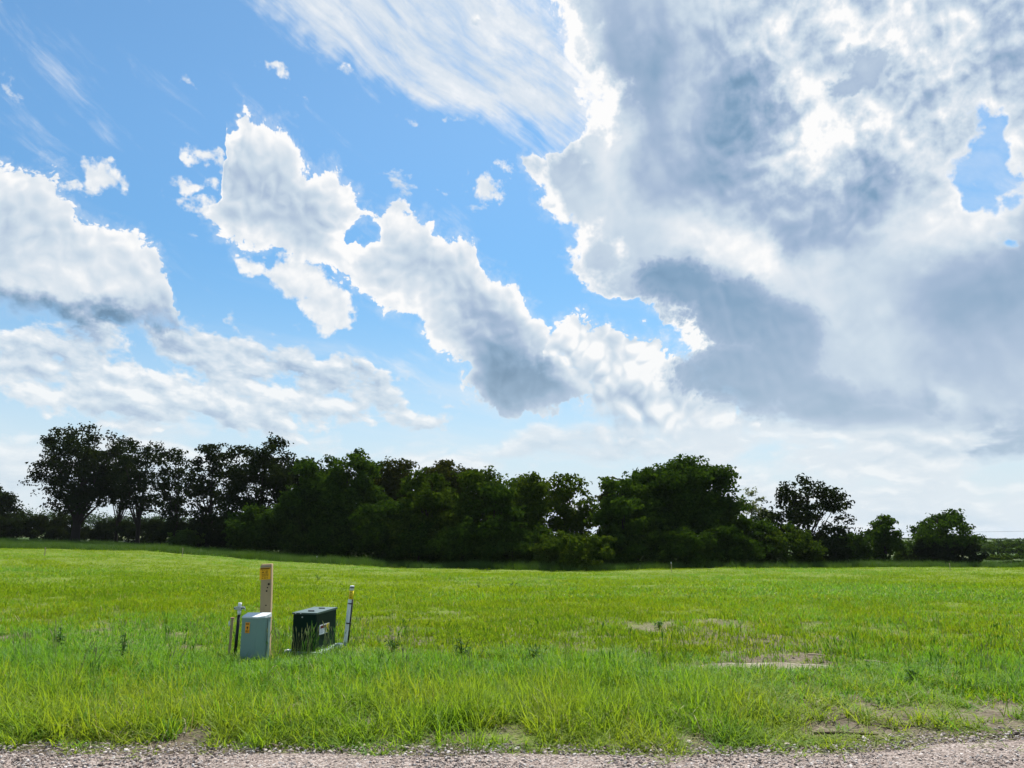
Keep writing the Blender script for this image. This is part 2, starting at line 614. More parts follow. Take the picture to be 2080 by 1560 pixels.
def plain(name, color, rough=0.55, var=0.25, scale=6.0, spec=0.3, metal=0.0, stretch=(1, 1, 1), bstr=0.12, dirt=None, dirt_h=0.2):
    """paint, plastic, metal or wood with mottling, fine relief and soil splashed up from the ground"""
    m, o = new_mat(name)
    p = mapping(objco(), scale=stretch)
    n1 = noise(p, scale, 6.0, 0.6)
    n2 = noise(p, scale * 7, 3.0, 0.6)
    f = (n1 * 0.7 + n2 * 0.3 - 0.5) * (var * 2)
    c = cmix(tuple(v * (1 - var) for v in color), tuple(min(1, v * (1 + var)) for v in color), (f + 0.5).clamp())
    if dirt:
        _, _, z = sep(objco())
        c = cmix(c, dirt, (sstep(z + (n1 - 0.5) * dirt_h, dirt_h, 0.0) * 0.6 + sstep(n1, 0.56, 0.75) * 0.18).clamp())
    b = principled(c, (n1 * 0.25 + (rough - 0.12)).clamp(), spec, metal, n1 * 0.4 + n2 * 0.6, bstr, 0.004)
    X.nt.links.new(b.outputs[0], o.inputs[0])
    return m


def leaf_mat(name, c1, c2, trans=0.35, gloss=0.12, pos_scale=None, c3=None, dry=None):
    """thin leaf: reflects, lets light through, each leaf a little different"""
    m, o = new_mat(name)
    isl = geo('Random Per Island')
    oi = X.nt.nodes.new('ShaderNodeObjectInfo')
    rnd = X(oi.outputs['Random'])
    f = isl * 0.65 + rnd * 0.35
    col = cmix(c1, c2, f)
    if pos_scale:
        ps = geo('Position')
        a = noise(ps, pos_scale, 3.0, 0.55)
        b = noise(ps, pos_scale * 5, 2.0, 0.5)
        w = sstep(a * 0.65 + b * 0.35, 0.38, 0.62)
        col = cmix(col, c3, w * 0.75)
    if dry:
        col = cmix(col, dry, sstep(isl, 0.925, 0.94) * 0.85)
    d = principled(col, 0.6, gloss)
    t = X.nt.nodes.new('ShaderNodeBsdfTranslucent')
    tcol = cmix(col, (1.3, 1.2, 0.45), 1.0, 'MULTIPLY')
    X.put(t, 'Color', tcol)
    mx = X.nt.nodes.new('ShaderNodeMixShader')
    mx.inputs[0].default_value = trans
    X.nt.links.new(d.outputs[0], mx.inputs[1])
    X.nt.links.new(t.outputs[0], mx.inputs[2])
    X.nt.links.new(mx.outputs[0], o.inputs[0])
    return m


# ================================================================== lie of the land
PXS = np.array([-300, 0, 300, 500, 800, 1150, 1500, 1800, 2080, 2400.])
ROWE = np.array([1102, 1104, 1114, 1131, 1150, 1158, 1153, 1151, 1152, 1152.])     # row where the tree line stands
YE = np.array([108, 102, 94, 86, 76, 70, 76, 84, 92, 96.])                          # and how far off it is
ROWF = np.array([1072, 1072, 1074, 1080, 1090, 1098, 1103, 1106, 1106, 1106.])      # ground half a kilometre away
ZYE = np.array([zy(r) for r in ROWE])
ZYF = np.array([zy(r) for r in ROWF])


def land(x, y, micro=True):
    x, y = np.asarray(x, float), np.asarray(y, float)
    ys = np.maximum(y, 1.0)
    px = 1040 + 1600 * x / np.maximum(ys, 12)
    ye = np.interp(px, PXS, YE)
    ze = CAM_H + ye * np.interp(px, PXS, ZYE)
    yf = 520.0
    zf = CAM_H + yf * np.interp(px, PXS, ZYF)
    y0 = 13.0
    t1 = np.clip((y - y0) / (ye - y0), 0, 1)
    t1 = t1 * 0.85 + 0.15 * t1 * t1
    t2 = np.clip((y - ye) / (yf - ye), 0, 1)
    z = ze * t1 + (zf - ze) * t2 ** 1.25
    t3 = np.clip((y - yf) / 1500, 0, 1)
    z = z + t3 * (1500 * np.interp(px, PXS, ZYF) * 0.35 + 3.0 * np.sin(x / 310.0))
    t4 = np.clip((y - 2100) / 2500, 0, 1)
    z = z - t4 * 60
    # water basin beyond the trees on the left
    bas = np.exp(-(((x + 78) / 52) ** 2 + ((y - 175) / 55) ** 4))
    z = z - bas * 1.1
    if micro:
        fade = np.clip((y - 5.5) / 2.0, 0, 1) * np.clip((140 - y) / 60, 0, 1)
        fade = fade * (1 - 0.9 * np.exp(-((x + 3.1) / 1.8) ** 2 - ((y - 11.2) / 1.8) ** 2))
        z = z - 0.02 * np.exp(-((x + 3.1) / 1.8) ** 2 - ((y - 11.2) / 1.8) ** 2) + fade * ((VN(x * 0.45, y * 0.45) - 0.5) * 0.16 + (VN(x * 0.07 + 9, y * 0.07) - 0.5) * 0.35 * np.clip((y - 12) / 15, 0, 1))
    return z


def ground_point(px, row):
    d = pix_dir(px, row)
    t = 1.0
    for _ in range(400):
        p = Vector((0, 0, CAM_H)) + d * t
        h = p.z - float(land(p.x, p.y))
        if h < 0.003:
            break
        t += max(h * 0.6, 0.004)
    return p.x, p.y


def at(px, y):
    """ground point seen in a column of the photograph at a distance"""
    x = (px - 1040) / 1600 * y
    return x, y, float(land(x, y))


# ---- ground sheet
yv = np.concatenate([-np.geomspace(400, 4, 14), np.arange(-2, 5.6, 1.5), np.arange(5.6, 15, 0.2), np.arange(15, 40, 0.6), np.arange(40, 140, 1.6), np.geomspace(140, 5200, 60)])
tv = np.concatenate([-np.geomspace(7, 1.05, 14), np.linspace(-1, 1, 181), np.geomspace(1.05, 7, 14)])
TT, YY = np.meshgrid(tv, yv)
XX = TT * (np.abs(YY) * 0.72 + 14)
ZZ = land(XX, YY)
nr, nc = XX.shape
idx = np.arange(nr * nc).reshape(nr, nc)
F = np.stack([idx[:-1, :-1], idx[:-1, 1:], idx[1:, 1:], idx[1:, :-1]], -1).reshape(-1, 4)

m_ground, o_ = new_mat('field soil and thatch')
ps = geo('Position')
gx, gy, gz = sep(ps)
n_big = noise(ps, 0.22, 4.0, 0.55)
n_mid = noise(ps, 1.6, 5.0, 0.6)
n_fin = noise(ps, 28.0, 5.0, 0.65)
soil = ramp(n_fin * 0.7 + n_mid * 0.3, [(0.34, (0.045, 0.036, 0.026)), (0.5, (0.115, 0.093, 0.068)), (0.64, (0.215, 0.187, 0.148))])
thatch = ramp(n_fin, [(0.3, (0.055, 0.085, 0.012)), (0.55, (0.12, 0.17, 0.022)), (0.75, (0.19, 0.20, 0.05))])
near_c = cmix(soil, thatch, sstep(n_mid * 0.5 + n_big * 0.5, 0.46, 0.60))
field_far = ramp(noise(vec(gx * 0.004, gy * 0.012, 0), 1.0, 2.0, 0.5), [(0.36, (0.040, 0.075, 0.018)), (0.47, (0.085, 0.105, 0.045)), (0.53, (0.055, 0.09, 0.028)), (0.62, (0.13, 0.13, 0.085))], 'CONSTANT')
gcol = cmix(near_c, thatch, sstep(gy, 12, 22))
gcol = cmix(gcol, field_far, sstep(gy, 70, 120))
b_ = principled(gcol, 0.95, 0.1, 0, n_fin * 0.7 + n_mid * 0.5, 0.8, 0.03)
X.nt.links.new(b_.outputs[0], o_.inputs[0])
ground = link_mesh('ground', np.stack([XX, YY, ZZ], -1).reshape(-1, 3), F, m_ground, smooth=True)
tag(ground, kind='structure')

# ---- gravel road the camera stands on, its far shoulder in view
def road_edge(x):
    x = np.asarray(x, float)
    return 6.55 + (VN(x * 0.9 + 40, x * 0 + 3.3, 4) - 0.5) * 0.45 + np.clip((x - 2.2) / 3.0, 0, 1) * 0.55


m_road, o_ = new_mat('crushed stone')
ps = geo('Position')
vo = X.nt.nodes.new('ShaderNodeTexVoronoi')
X.put(vo, 'Vector', ps)
vo.inputs['Scale'].default_value = 62.0
vo.inputs['Randomness'].default_value = 1.0
cellc = X(vo.outputs['Color'])
cr, cg, cb = sep(cellc)
rc = ramp(cr * 0.7 + noise(ps, 2.2, 4.0) * 0.3, [(0.15, (0.10, 0.078, 0.068)), (0.45, (0.215, 0.172, 0.15)), (0.65, (0.30, 0.245, 0.217)), (0.9, (0.42, 0.365, 0.335))])
dist = X(vo.outputs['Distance'])
b_ = principled(rc, 0.9, 0.2, 0, 1 - dist * 1.4 + noise(ps, 140, 3.0) * 0.3, 1.0, 0.012)
X.nt.links.new(b_.outputs[0], o_.inputs[0])
xs = np.concatenate([-np.geomspace(260, 11, 30), np.arange(-10.5, 10.6, 0.12), np.geomspace(11, 260, 30)])
ts = np.array([0, 0.3, 0.6, 0.8, 0.88, 0.93, 0.97, 1.0])
RX = np.repeat(xs[:, None], len(ts), 1)
RY = -3.5 + (road_edge(xs)[:, None] + 3.5) * ts[None]
RZ = land(RX, RY) + 0.02 + (VN(RX * 2, RY * 2) - 0.5) * 0.03 - np.where(ts > 0.99, 0.06, 0)[None]
ii = np.arange(RX.size).reshape(RX.shape)
F = np.stack([ii[:-1, :-1], ii[1:, :-1], ii[1:, 1:], ii[:-1, 1:]], -1).reshape(-1, 4)
road = link_mesh('gravel_road', np.stack([RX, RY, RZ], -1).reshape(-1, 3), F, m_road, smooth=True)
tag(road, kind='structure')

# ---- water glimpsed under the left trees
m_w, o_ = new_mat('still water')
b_ = principled((0.02, 0.03, 0.03), 0.06, 0.8, 0, noise(mapping(geo('Position'), scale=(1, 0.3, 1)), 1.5, 3.0), 0.05, 0.02)
X.nt.links.new(b_.outputs[0], o_.inputs[0])
wz = 0.35
th = np.linspace(0, 2 * math.pi, 65)[:-1]
wv = [(-78 + 46 * math.cos(a) * (1 + 0.12 * math.sin(3 * a)), 176 + 48 * math.sin(a) * (1 + 0.1 * math.cos(4 * a)), wz) for a in th]
pond = link_mesh('pond', wv, [tuple(range(64))], m_w)
tag(pond, kind='structure')

# ================================================================== scatter with geometry nodes
def bank(name, meshes):
    """a collection of source pieces, itself not in the scene"""
    c = bpy.data.collections.new(name)
    for i, (vs, fs, mat) in enumerate(meshes):
        me = bpy.data.meshes.new('%s_%02d' % (name, i))
        me.from_pydata([tuple(v) for v in vs], [], [tuple(f) for f in fs])
        me.materials.append(mat)
        o = bpy.data.objects.new('%s_%02d' % (name, i), me)
        c.objects.link(o)
    return c


def scatter(name, pts, rot, scl, ind, coll, label, cat):
    me = bpy.data.meshes.new(name)
    n = len(pts)
    me.vertices.add(n)
    me.vertices.foreach_set('co', np.asarray(pts, np.float32).ravel())
    for nm, typ, key, arr in (('rot', 'FLOAT_VECTOR', 'vector', rot), ('scl', 'FLOAT_VECTOR', 'vector', scl), ('ind', 'INT', 'value', ind)):
        at_ = me.attributes.new(nm, typ, 'POINT')
        at_.data.foreach_set(key, np.asarray(arr, np.int32 if typ == 'INT' else np.float32).ravel())
    o = bpy.data.objects.new(name, me)
    COL.objects.link(o)
    g = bpy.data.node_groups.new(name + '_scatter', 'GeometryNodeTree')
    g.interface.new_socket('Geometry', in_out='INPUT', socket_type='NodeSocketGeometry')
    g.interface.new_socket('Geometry', in_out='OUTPUT', socket_type='NodeSocketGeometry')
    N, L = g.nodes.new, g.links.new
    gi, go = N('NodeGroupInput'), N('NodeGroupOutput')
    ci = N('GeometryNodeCollectionInfo')
    ci.inputs['Collection'].default_value = coll
    ci.inputs['Separate Children'].default_value = True
    ci.inputs['Reset Children'].default_value = True
    ip = N('GeometryNodeInstanceOnPoints')
    ip.inputs['Pick Instance'].default_value = True
    L(gi.outputs[0], ip.inputs['Points'])
    L(ci.outputs[0], ip.inputs['Instance'])
    for nm, typ, sock in (('ind', 'INT', 'Instance Index'), ('rot', 'FLOAT_VECTOR', 'Rotation'), ('scl', 'FLOAT_VECTOR', 'Scale')):
        a = N('GeometryNodeInputNamedAttribute')
        a.data_type = typ
        a.inputs['Name'].default_value = nm
        src = a.outputs['Attribute']
        if nm == 'rot':
            e = N('FunctionNodeEulerToRotation')
            L(src, e.inputs[0])
            src = e.outputs[0]
        L(src, ip.inputs[sock])
    L(ip.outputs[0], go.inputs[0])
    md = o.modifiers.new('scatter', 'NODES')
    md.node_group = g
    tag(o, label, cat, kind='stuff')
    return o


def tuft(nb, h, w, spread, lean, curl, seed, seg=3, hvar=0.35):
    r = random.Random(seed)
    vs, fs = [], []
    for b in range(nb):
        a = r.uniform(0, 2 * math.pi)
        rr = spread * math.sqrt(r.random())
        bx, by = rr * math.cos(a), rr * math.sin(a)
        ha = r.uniform(0, 2 * math.pi)
        hh = h * (1 - hvar + hvar * 2 * r.random())
        le = lean * r.random() + 0.05
        cu = curl * r.random() ** 1.5
        ww = w * r.uniform(0.7, 1.3)
        dx_, dy_ = math.cos(ha), math.sin(ha)
        fa = ha + math.pi / 2 + r.uniform(-0.6, 0.6)
        sx, sy = math.cos(fa) * ww / 2, math.sin(fa) * ww / 2
        base = len(vs)
        cx, cy_, cz, ang = bx, by, -0.03 * h, le
        st = hh / seg
        for k in range(seg + 1):
            tw = 1 - (k / seg) ** 1.6
            if k < seg:
                vs += [(cx - sx * tw, cy_ - sy * tw, cz), (cx + sx * tw, cy_ + sy * tw, cz)]
            else:
                vs.append((cx, cy_, cz))
            cx += dx_ * math.sin(ang) * st
            cy_ += dy_ * math.sin(ang) * st
            cz += math.cos(ang) * st
            ang += cu * 1.1 / seg * (1 + k)
        for k in range(seg - 1):
            i = base + 2 * k
            fs.append((i, i + 1, i + 3, i + 2))
        i = base + 2 * (seg - 1)
        fs.append((i, i + 1, i + 2))
    return vs, fs


YG, GG, BG = (0.215, 0.275, 0.020), (0.105, 0.225, 0.020), (0.075, 0.20, 0.055)
m_grass = leaf_mat('roadside grass blades', (0.118, 0.242, 0.020), (0.178, 0.292, 0.028), 0.52, pos_scale=0.45, c3=(0.22, 0.285, 0.028), dry=(0.42, 0.38, 0.20))
m_lush = leaf_mat('lush grass blades', (0.095, 0.235, 0.014), (0.155, 0.30, 0.022), 0.48, gloss=0.2, pos_scale=0.5, c3=(0.10, 0.235, 0.040), dry=(0.30, 0.33, 0.16))
m_field = leaf_mat('mown field grass', (0.150, 0.242, 0.011), (0.190, 0.272, 0.013), 0.48, gloss=0.02, pos_scale=0.10, c3=(0.095, 0.195, 0.012), dry=(0.26, 0.27, 0.06))
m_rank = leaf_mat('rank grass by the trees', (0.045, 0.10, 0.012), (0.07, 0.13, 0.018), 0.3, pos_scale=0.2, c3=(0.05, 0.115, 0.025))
m_dry = leaf_mat('dead straw', (0.30, 0.255, 0.14), (0.42, 0.37, 0.23), 0.25)

b_near = bank('tall_tufts', [tuft(16, 0.31, 0.0085, 0.065, 0.62 if i < 4 else 1.15, 1.8 if i < 4 else 2.4, 100 + i, 5) + (m_grass,) for i in range(7)]
              + [tuft(15, 0.30, 0.009, 0.08, 0.6, 1.9, 200 + i, 5) + (m_lush,) for i in range(5)]
              + [tuft(5, 0.26, 0.006, 0.10, 0.9, 1.2, 300 + i, 4) + (m_dry,) for i in range(3)])
b_mid = bank('field_tufts', [tuft(26, 0.088, 0.010, 0.17, 1.0, 1.4, 400 + i, 3) + (m_field,) for i in range(7)]
             + [tuft(24, 0.11, 0.010, 0.16, 0.9, 1.6, 450 + i, 3) + (m_lush,) for i in range(3)]
             + [tuft(6, 0.11, 0.008, 0.16, 1.1, 1.0, 480 + i, 3) + (m_dry,) for i in range(2)])
b_far = bank('far_tufts', [tuft(44, 0.080, 0.016, 0.48, 1.15, 1.4, 500 + i, 2) + (m_field,) for i in range(6)]
             + [tuft(44, 0.095, 0.016, 0.46, 1.1, 1.4, 550 + i, 2) + (m_lush,) for i in range(2)])
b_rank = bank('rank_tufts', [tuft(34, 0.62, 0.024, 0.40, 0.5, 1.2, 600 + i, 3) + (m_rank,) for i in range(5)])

# bare spots: (column, row, half width, half height) in the photograph -> ellipses on the ground
BARE = []
for (px, row, hw, hh, k) in ((1330, 1274, 90, 10, .76), (1470, 1264, 46, 15, .85), (1535, 1256, 34, 10, .78), (1530, 1356, 165, 10, 1.05), (1640, 1352, 70, 8, 1.0), (1600, 1332, 120, 10, .78), (1480, 1296, 190, 24, .56), (1600, 1345, 210, 20, .6),
                              (1700, 1300, 120, 18, .45), (1890, 1448, 230, 15, .76), (1760, 1482, 170, 13, .72), (1950, 1503, 190, 24, .84), (2060, 1475, 90, 28, .72), (1040, 1478, 45, 8, .8),
                              (1640, 1452, 60, 8, .6), (330, 1460, 50, 7, .6), (180, 1440, 60, 6, .5), (1330, 1384, 60, 6, .5), (1050, 1500, 60, 8, .8)):
    gx_, gy_ = ground_point(px, row)
    x1_, _ = ground_point(px + hw, row)
    _, ya = ground_point(px, row + hh)
    _, yb = ground_point(px, row - hh)
    BARE.append((gx_, gy_, abs(x1_ - gx_), abs(yb - ya) / 2, k))


def bare(x, y):
    b = np.zeros_like(x)
    for gx_, gy_, ra, rb, k in BARE:
        d = np.sqrt(((x - gx_) / ra) ** 2 + ((y - gy_) / rb) ** 2)
        b = np.maximum(b, k * np.clip(1.45 - d, 0, 1))
    return b


def place(n, y0, y1, half, keep, power=1.0):
    y = y0 + (y1 - y0) * rng.random(n) ** power
    x = (rng.random(n) * 2 - 1) * half(y)
    k = rng.random(n) < keep(x, y)
    return x[k], y[k]


def emit(name, x, y, coll, ind, smin, smax, label, cat, lift=0.0, tilt=0.12, hmod=None):
    n = len(x)
    z = land(x, y) + lift
    rot = np.stack([rng.normal(0, tilt, n), rng.normal(0, tilt, n), rng.random(n) * 6.283], -1)
    s = smin + (smax - smin) * rng.random(n)
    h = s if hmod is None else s * hmod
    return scatter(name, np.stack([x, y, z], -1), rot, np.stack([s, s, h], -1), ind, coll, label, cat)


clumpy = lambda x, y, s, o=0: VN(x * s + o, y * s + 2 * o, 3)
# -- tall grass of the verge
vx, vy = place(19000, 6.25, 11.6, lambda y: y * 0.78 + 1.2,
               lambda x, y: np.clip(0.16 + 2.7 * (clumpy(x, y, 1.9) - 0.34), 0.03, 1) * np.clip((y - road_edge(x) + 0.24) / 0.28 + (clumpy(x, y, 3.5, 7) - 0.5) * 1.6, 0, 1) * np.clip(1.05 - 1.3 * bare(x, y), 0.02, 1) * np.clip((11.9 - y) / 1.6, 0.08, 1) * (1 - 0.55 * np.clip((x - 0.6) / 2.0, 0, 1) * np.clip((y - 8.2) / 1.0, 0, 1)) * (1 - 0.38 * np.clip((x - 1.9) / 0.8, 0, 1) * np.clip((8.5 - y) / 0.6, 0, 1)), 0.9)
lush = np.clip((vy - 7.6) / 2.2, 0, 1) * 0.75 + (clumpy(vx, vy, 0.4, 5) - 0.5)
r_ = rng.random(len(vx))
vi = np.where(rng.random(len(vx)) < lush, 7 + (r_ * 5).astype(int), (r_ * 7).astype(int))
vi = np.where(rng.random(len(vx)) < 0.09, 12 + (r_ * 3).astype(int), vi)
vh = (0.36 + 0.55 * clumpy(vx, vy, 0.8, 3) + 0.75 * clumpy(vx, vy, 2.3, 9)) * np.clip(0.5 + (vy - road_edge(vx)) / 0.8, 0.35, 1) * np.clip(1.1 - 0.6 * bare(vx, vy), 0.4, 1) * np.clip(1.0 - (vy - 9.4) * 0.22, 0.4, 1)
# a few small tufts out on the gravel itself
ex = rng.uniform(-5.2, 5.4, 46)
ey = road_edge(ex) - rng.random(46) ** 1.6 * 0.5
vx, vy = np.concatenate([vx, ex]), np.concatenate([vy, ey])
vi, vh = np.concatenate([vi, rng.integers(0, 7, 46)]), np.concatenate([vh, rng.uniform(0.22, 0.5, 46)])
right = np.clip((vx - 0.6) / 2.0, 0, 1) * np.clip((vy - 7.4) / 1.0, 0, 1)
lowr = np.clip((vx - 1.9) / 0.8, 0, 1) * np.clip((8.5 - vy) / 0.6, 0, 1)
vh = vh * (1 - 0.5 * lowr) * (1 - 0.45 * right) * (1 - 0.62 * np.exp(-((vx + 3.0) / 0.95) ** 2 - ((vy - 10.6) / 0.75) ** 2))
emit('verge_grass', vx, vy, b_near, vi, 0.75, 1.2, 'tall lime green grass along the gravel road edge', 'grass', hmod=vh)
# -- shorter field grass
fx, fy = place(30000, 8.0, 24, lambda y: y * 0.78 + 1.5, lambda x, y: np.clip(0.35 + 1.5 * (clumpy(x, y, 1.1, 11) - 0.28), 0.08, 1) * np.clip(1.08 - 1.3 * bare(x, y), 0.02, 1) * np.clip((y - 7.6) / 2, 0, 1), 1.0)
r_ = rng.random(len(fx))
lu = (clumpy(fx, fy, 0.16, 23) - 0.40) * 2.2 * np.clip((26 - fy) / 12, 0, 1)
fi = np.where(rng.random(len(fx)) < lu, 7 + (r_ * 3).astype(int), (r_ * 7).astype(int))
fi = np.where(rng.random(len(fx)) < 0.05, 10 + (r_ * 2).astype(int), fi)
emit('field_grass', fx, fy, b_mid, fi, 0.7, 1.35, 'short green field grass around the utility boxes', 'grass', hmod=0.7 + 0.9 * clumpy(fx, fy, 0.5, 31))
# -- field further off
edge_y = lambda x, y: np.interp(1040 + 1600 * x / y, PXS, YE)
band = lambda x, y: np.interp(1040 + 1600 * x / y, [0, 450, 800, 1200, 2080], [25, 17, 9, 7, 8])
gx2, gy2 = place(46000, 22, 104, lambda y: y * 0.74 + 4, lambda x, y: np.clip((edge_y(x, y) - band(x, y) + 1.5 - y) / 2, 0, 1) * np.clip(0.45 + 1.3 * (clumpy(x, y, 0.5, 41) - 0.3), 0.1, 1) * np.clip(30 / y, 0.35, 1), 1.25)
r_ = rng.random(len(gx2))
gi2 = np.where(rng.random(len(gx2)) < (clumpy(gx2, gy2, 0.09, 51) - 0.42) * 1.6, 6 + (r_ * 2).astype(int), (r_ * 6).astype(int))
emit('meadow', gx2, gy2, b_far, gi2, 0.8, 1.5, 'wide yellow green meadow reaching to the tree line', 'meadow', hmod=0.65 + 0.6 * clumpy(gx2, gy2, 0.22, 61))
# -- rank grass before the trees
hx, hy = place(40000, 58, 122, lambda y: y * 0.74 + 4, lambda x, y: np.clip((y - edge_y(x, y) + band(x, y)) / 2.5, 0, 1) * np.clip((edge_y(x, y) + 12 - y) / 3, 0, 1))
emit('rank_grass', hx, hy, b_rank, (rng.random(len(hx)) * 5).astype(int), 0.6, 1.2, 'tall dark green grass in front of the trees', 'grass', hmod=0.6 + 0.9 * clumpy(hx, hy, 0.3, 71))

# -- loose stones of the shoulder
def pebble(seed):
    import bmesh
    r = random.Random(seed)
    bm = bmesh.new()
    bmesh.ops.create_icosphere(bm, subdivisions=1, radius=0.5)
    for v in bm.verts:
        v.co *= r.uniform(0.7, 1.15)
        v.co.z *= 0.6
    vs = [v.co.copy() for v in bm.verts]
    fs = [[v.index for v in f.verts] for f in bm.faces]
    bm.free()
    return vs, fs


m_peb, o_ = new_mat('loose gravel stones')
oi = X.nt.nodes.new('ShaderNodeObjectInfo')
pc = ramp(X(oi.outputs['Random']), [(0.0, (0.12, 0.105, 0.10)), (0.18, (0.22, 0.165, 0.135)), (0.38, (0.27, 0.235, 0.215)), (0.55, (0.34, 0.265, 0.22)), (0.72, (0.33, 0.30, 0.285)), (0.86, (0.44, 0.38, 0.33)), (1.0, (0.60, 0.56, 0.53))])
b_ = principled(pc, 0.85, 0.25, 0, noise(objco(), 6.0, 4.0), 0.4, 0.05)
X.nt.links.new(b_.outputs[0], o_.inputs[0])
b_peb = bank('pebbles', [pebble(i) + (m_peb,) for i in range(8)])
sx_, sy_ = place(52000, 5.2, 7.9, lambda y: y * 0.78 + 0.8, lambda x, y: np.clip((road_edge(x) + 0.10 - y) / 0.25 + bare(x, y) * 0.55 * clumpy(x, y, 2.0, 13), 0.02, 1))
sz = 0.010 + 0.024 * rng.random(len(sx_)) ** 2.5
sz = np.where(rng.random(len(sx_)) < 0.012, sz * 1.9, sz)
n_ = len(sx_)
zz = land(sx_, sy_) + 0.022
scatter('loose_gravel', np.stack([sx_, sy_, zz], -1), np.stack([rng.normal(0, .4, n_), rng.normal(0, .4, n_), rng.random(n_) * 6.28], -1), np.stack([sz, sz, sz], -1), (rng.random(n_) * 8).astype(int), b_peb,
        'loose pinkish grey stones on the road shoulder', 'gravel')

# -- dead straw lying on the bare spots
dx2, dy2 = place(9000, 6.3, 16, lambda y: y * 0.75, lambda x, y: np.clip(bare(x, y) * 0.55 * clumpy(x, y, 2.4, 19) + 0.012, 0, 1))
emit('dead_straw', dx2, dy2, bank('straw', [tuft(7, 0.20, 0.0065, 0.10, 1.5, 0.5, 700 + i, 3) + (m_dry,) for i in range(4)] + [tuft(7, 0.07, 0.008, 0.08, 1.0, 1.0, 720 + i, 3) + (m_field,) for i in range(4)]),
     (rng.random(len(dx2)) * 8).astype(int), 0.5, 1.0, 'dead straw and seedlings scattered over bare ground', 'straw', tilt=0.25, hmod=np.full(len(dx2), 0.6))

# -- clods and stones on the worn ground
cx2, cy2 = place(5200, 6.6, 16, lambda y: y * 0.75, lambda x, y: np.clip(bare(x, y) - 0.35, 0, 1) * 1.0 * (clumpy(x, y, 2.0, 29) > 0.42))
n_ = len(cx2)
cs = 0.018 + 0.07 * rng.random(n_) ** 3
m_clod, o_ = new_mat('soil clods')
oi = X.nt.nodes.new('ShaderNodeObjectInfo')
b_ = principled(ramp(X(oi.outputs['Random']), [(0.0, (0.06, 0.047, 0.035)), (0.5, (0.13, 0.105, 0.078)), (1.0, (0.25, 0.22, 0.175))]), 0.95, 0.1, 0, noise(objco(), 5.0, 4.0), 0.6, 0.08)
X.nt.links.new(b_.outputs[0], o_.inputs[0])
scatter('soil_clods', np.stack([cx2, cy2, land(cx2, cy2) + 0.002], -1), np.stack([rng.normal(0, .4, n_), rng.normal(0, .4, n_), rng.random(n_) * 6.28], -1), np.stack([cs, cs, cs * 0.7], -1), (rng.random(n_) * 6).astype(int),
        bank('clods', [pebble(60 + i) + (m_clod,) for i in range(6)]), 'brown clods and stones on the worn ground', 'soil')

# ================================================================== trees and shrubs
m_bark = plain('dark bark', (0.022, 0.018, 0.015), 0.95, 0.45, 3.0, 0.1, stretch=(1, 1, 0.25), bstr=0.6)
LEAF = {
    'dark': leaf_mat('dark oak leaves', (0.009, 0.017, 0.006), (0.020, 0.031, 0.009), 0.20, 0.0),
    'green': leaf_mat('deep green leaves', (0.013, 0.034, 0.006), (0.042, 0.082, 0.011), 0.36, 0.0),
    'olive': leaf_mat('olive leaves', (0.020, 0.043, 0.006), (0.054, 0.088, 0.011), 0.36, 0.0),
    'fresh': leaf_mat('fresh green leaves', (0.026, 0.056, 0.010), (0.050, 0.088, 0.015), 0.32, 0.0),
    'pale': leaf_mat('pale grey green leaves', (0.085, 0.115, 0.065), (0.14, 0.17, 0.105), 0.35),
    'brown': leaf_mat('brownish leaves', (0.022, 0.030, 0.006), (0.044, 0.052, 0.010), 0.26, 0.0),
}


def leaves(centres, radii, per, size, r):
    """leaf-sized folded faces spread through clumps; returns vertex and face arrays"""
    n = int(per.sum())
    ci = np.repeat(np.arange(len(centres)), per)
    d = r.normal(size=(n, 3))
    d /= np.linalg.norm(d, axis=1)[:, None]
    rad = r.random(n) ** 0.42
    # lumpy outline of each clump
    lump = 1 + 0.28 * np.sin(d[:, 0] * 5 + ci * 1.7) * np.sin(d[:, 1] * 4 + ci) + 0.22 * np.sin(d[:, 2] * 7 + ci * 2.3)
    p = centres[ci] + d * (rad * lump)[:, None] * radii[ci]
    nrm = d * 0.7 + r.normal(size=(n, 3)) * 0.7 + np.array([0, 0, 0.35])
    nrm /= np.linalg.norm(nrm, axis=1)[:, None]
    a = np.cross(nrm, r.normal(size=(n, 3)))
    a /= np.linalg.norm(a, axis=1)[:, None]
    b = np.cross(nrm, a)
    s = size * (0.6 + 0.8 * r.random(n))[:, None]
    fold = nrm * s * 0.22
    v = np.stack([p - a * s * 0.62, p + b * s * 0.36 + fold, p + a * s * 0.62, p - b * s * 0.36 + fold], 1).reshape(-1, 3)
    i = np.arange(n)[:, None] * 4
    f = np.concatenate([i + np.array([[0, 1, 2]]), i + np.array([[0, 2, 3]])], 0)
    return v, f


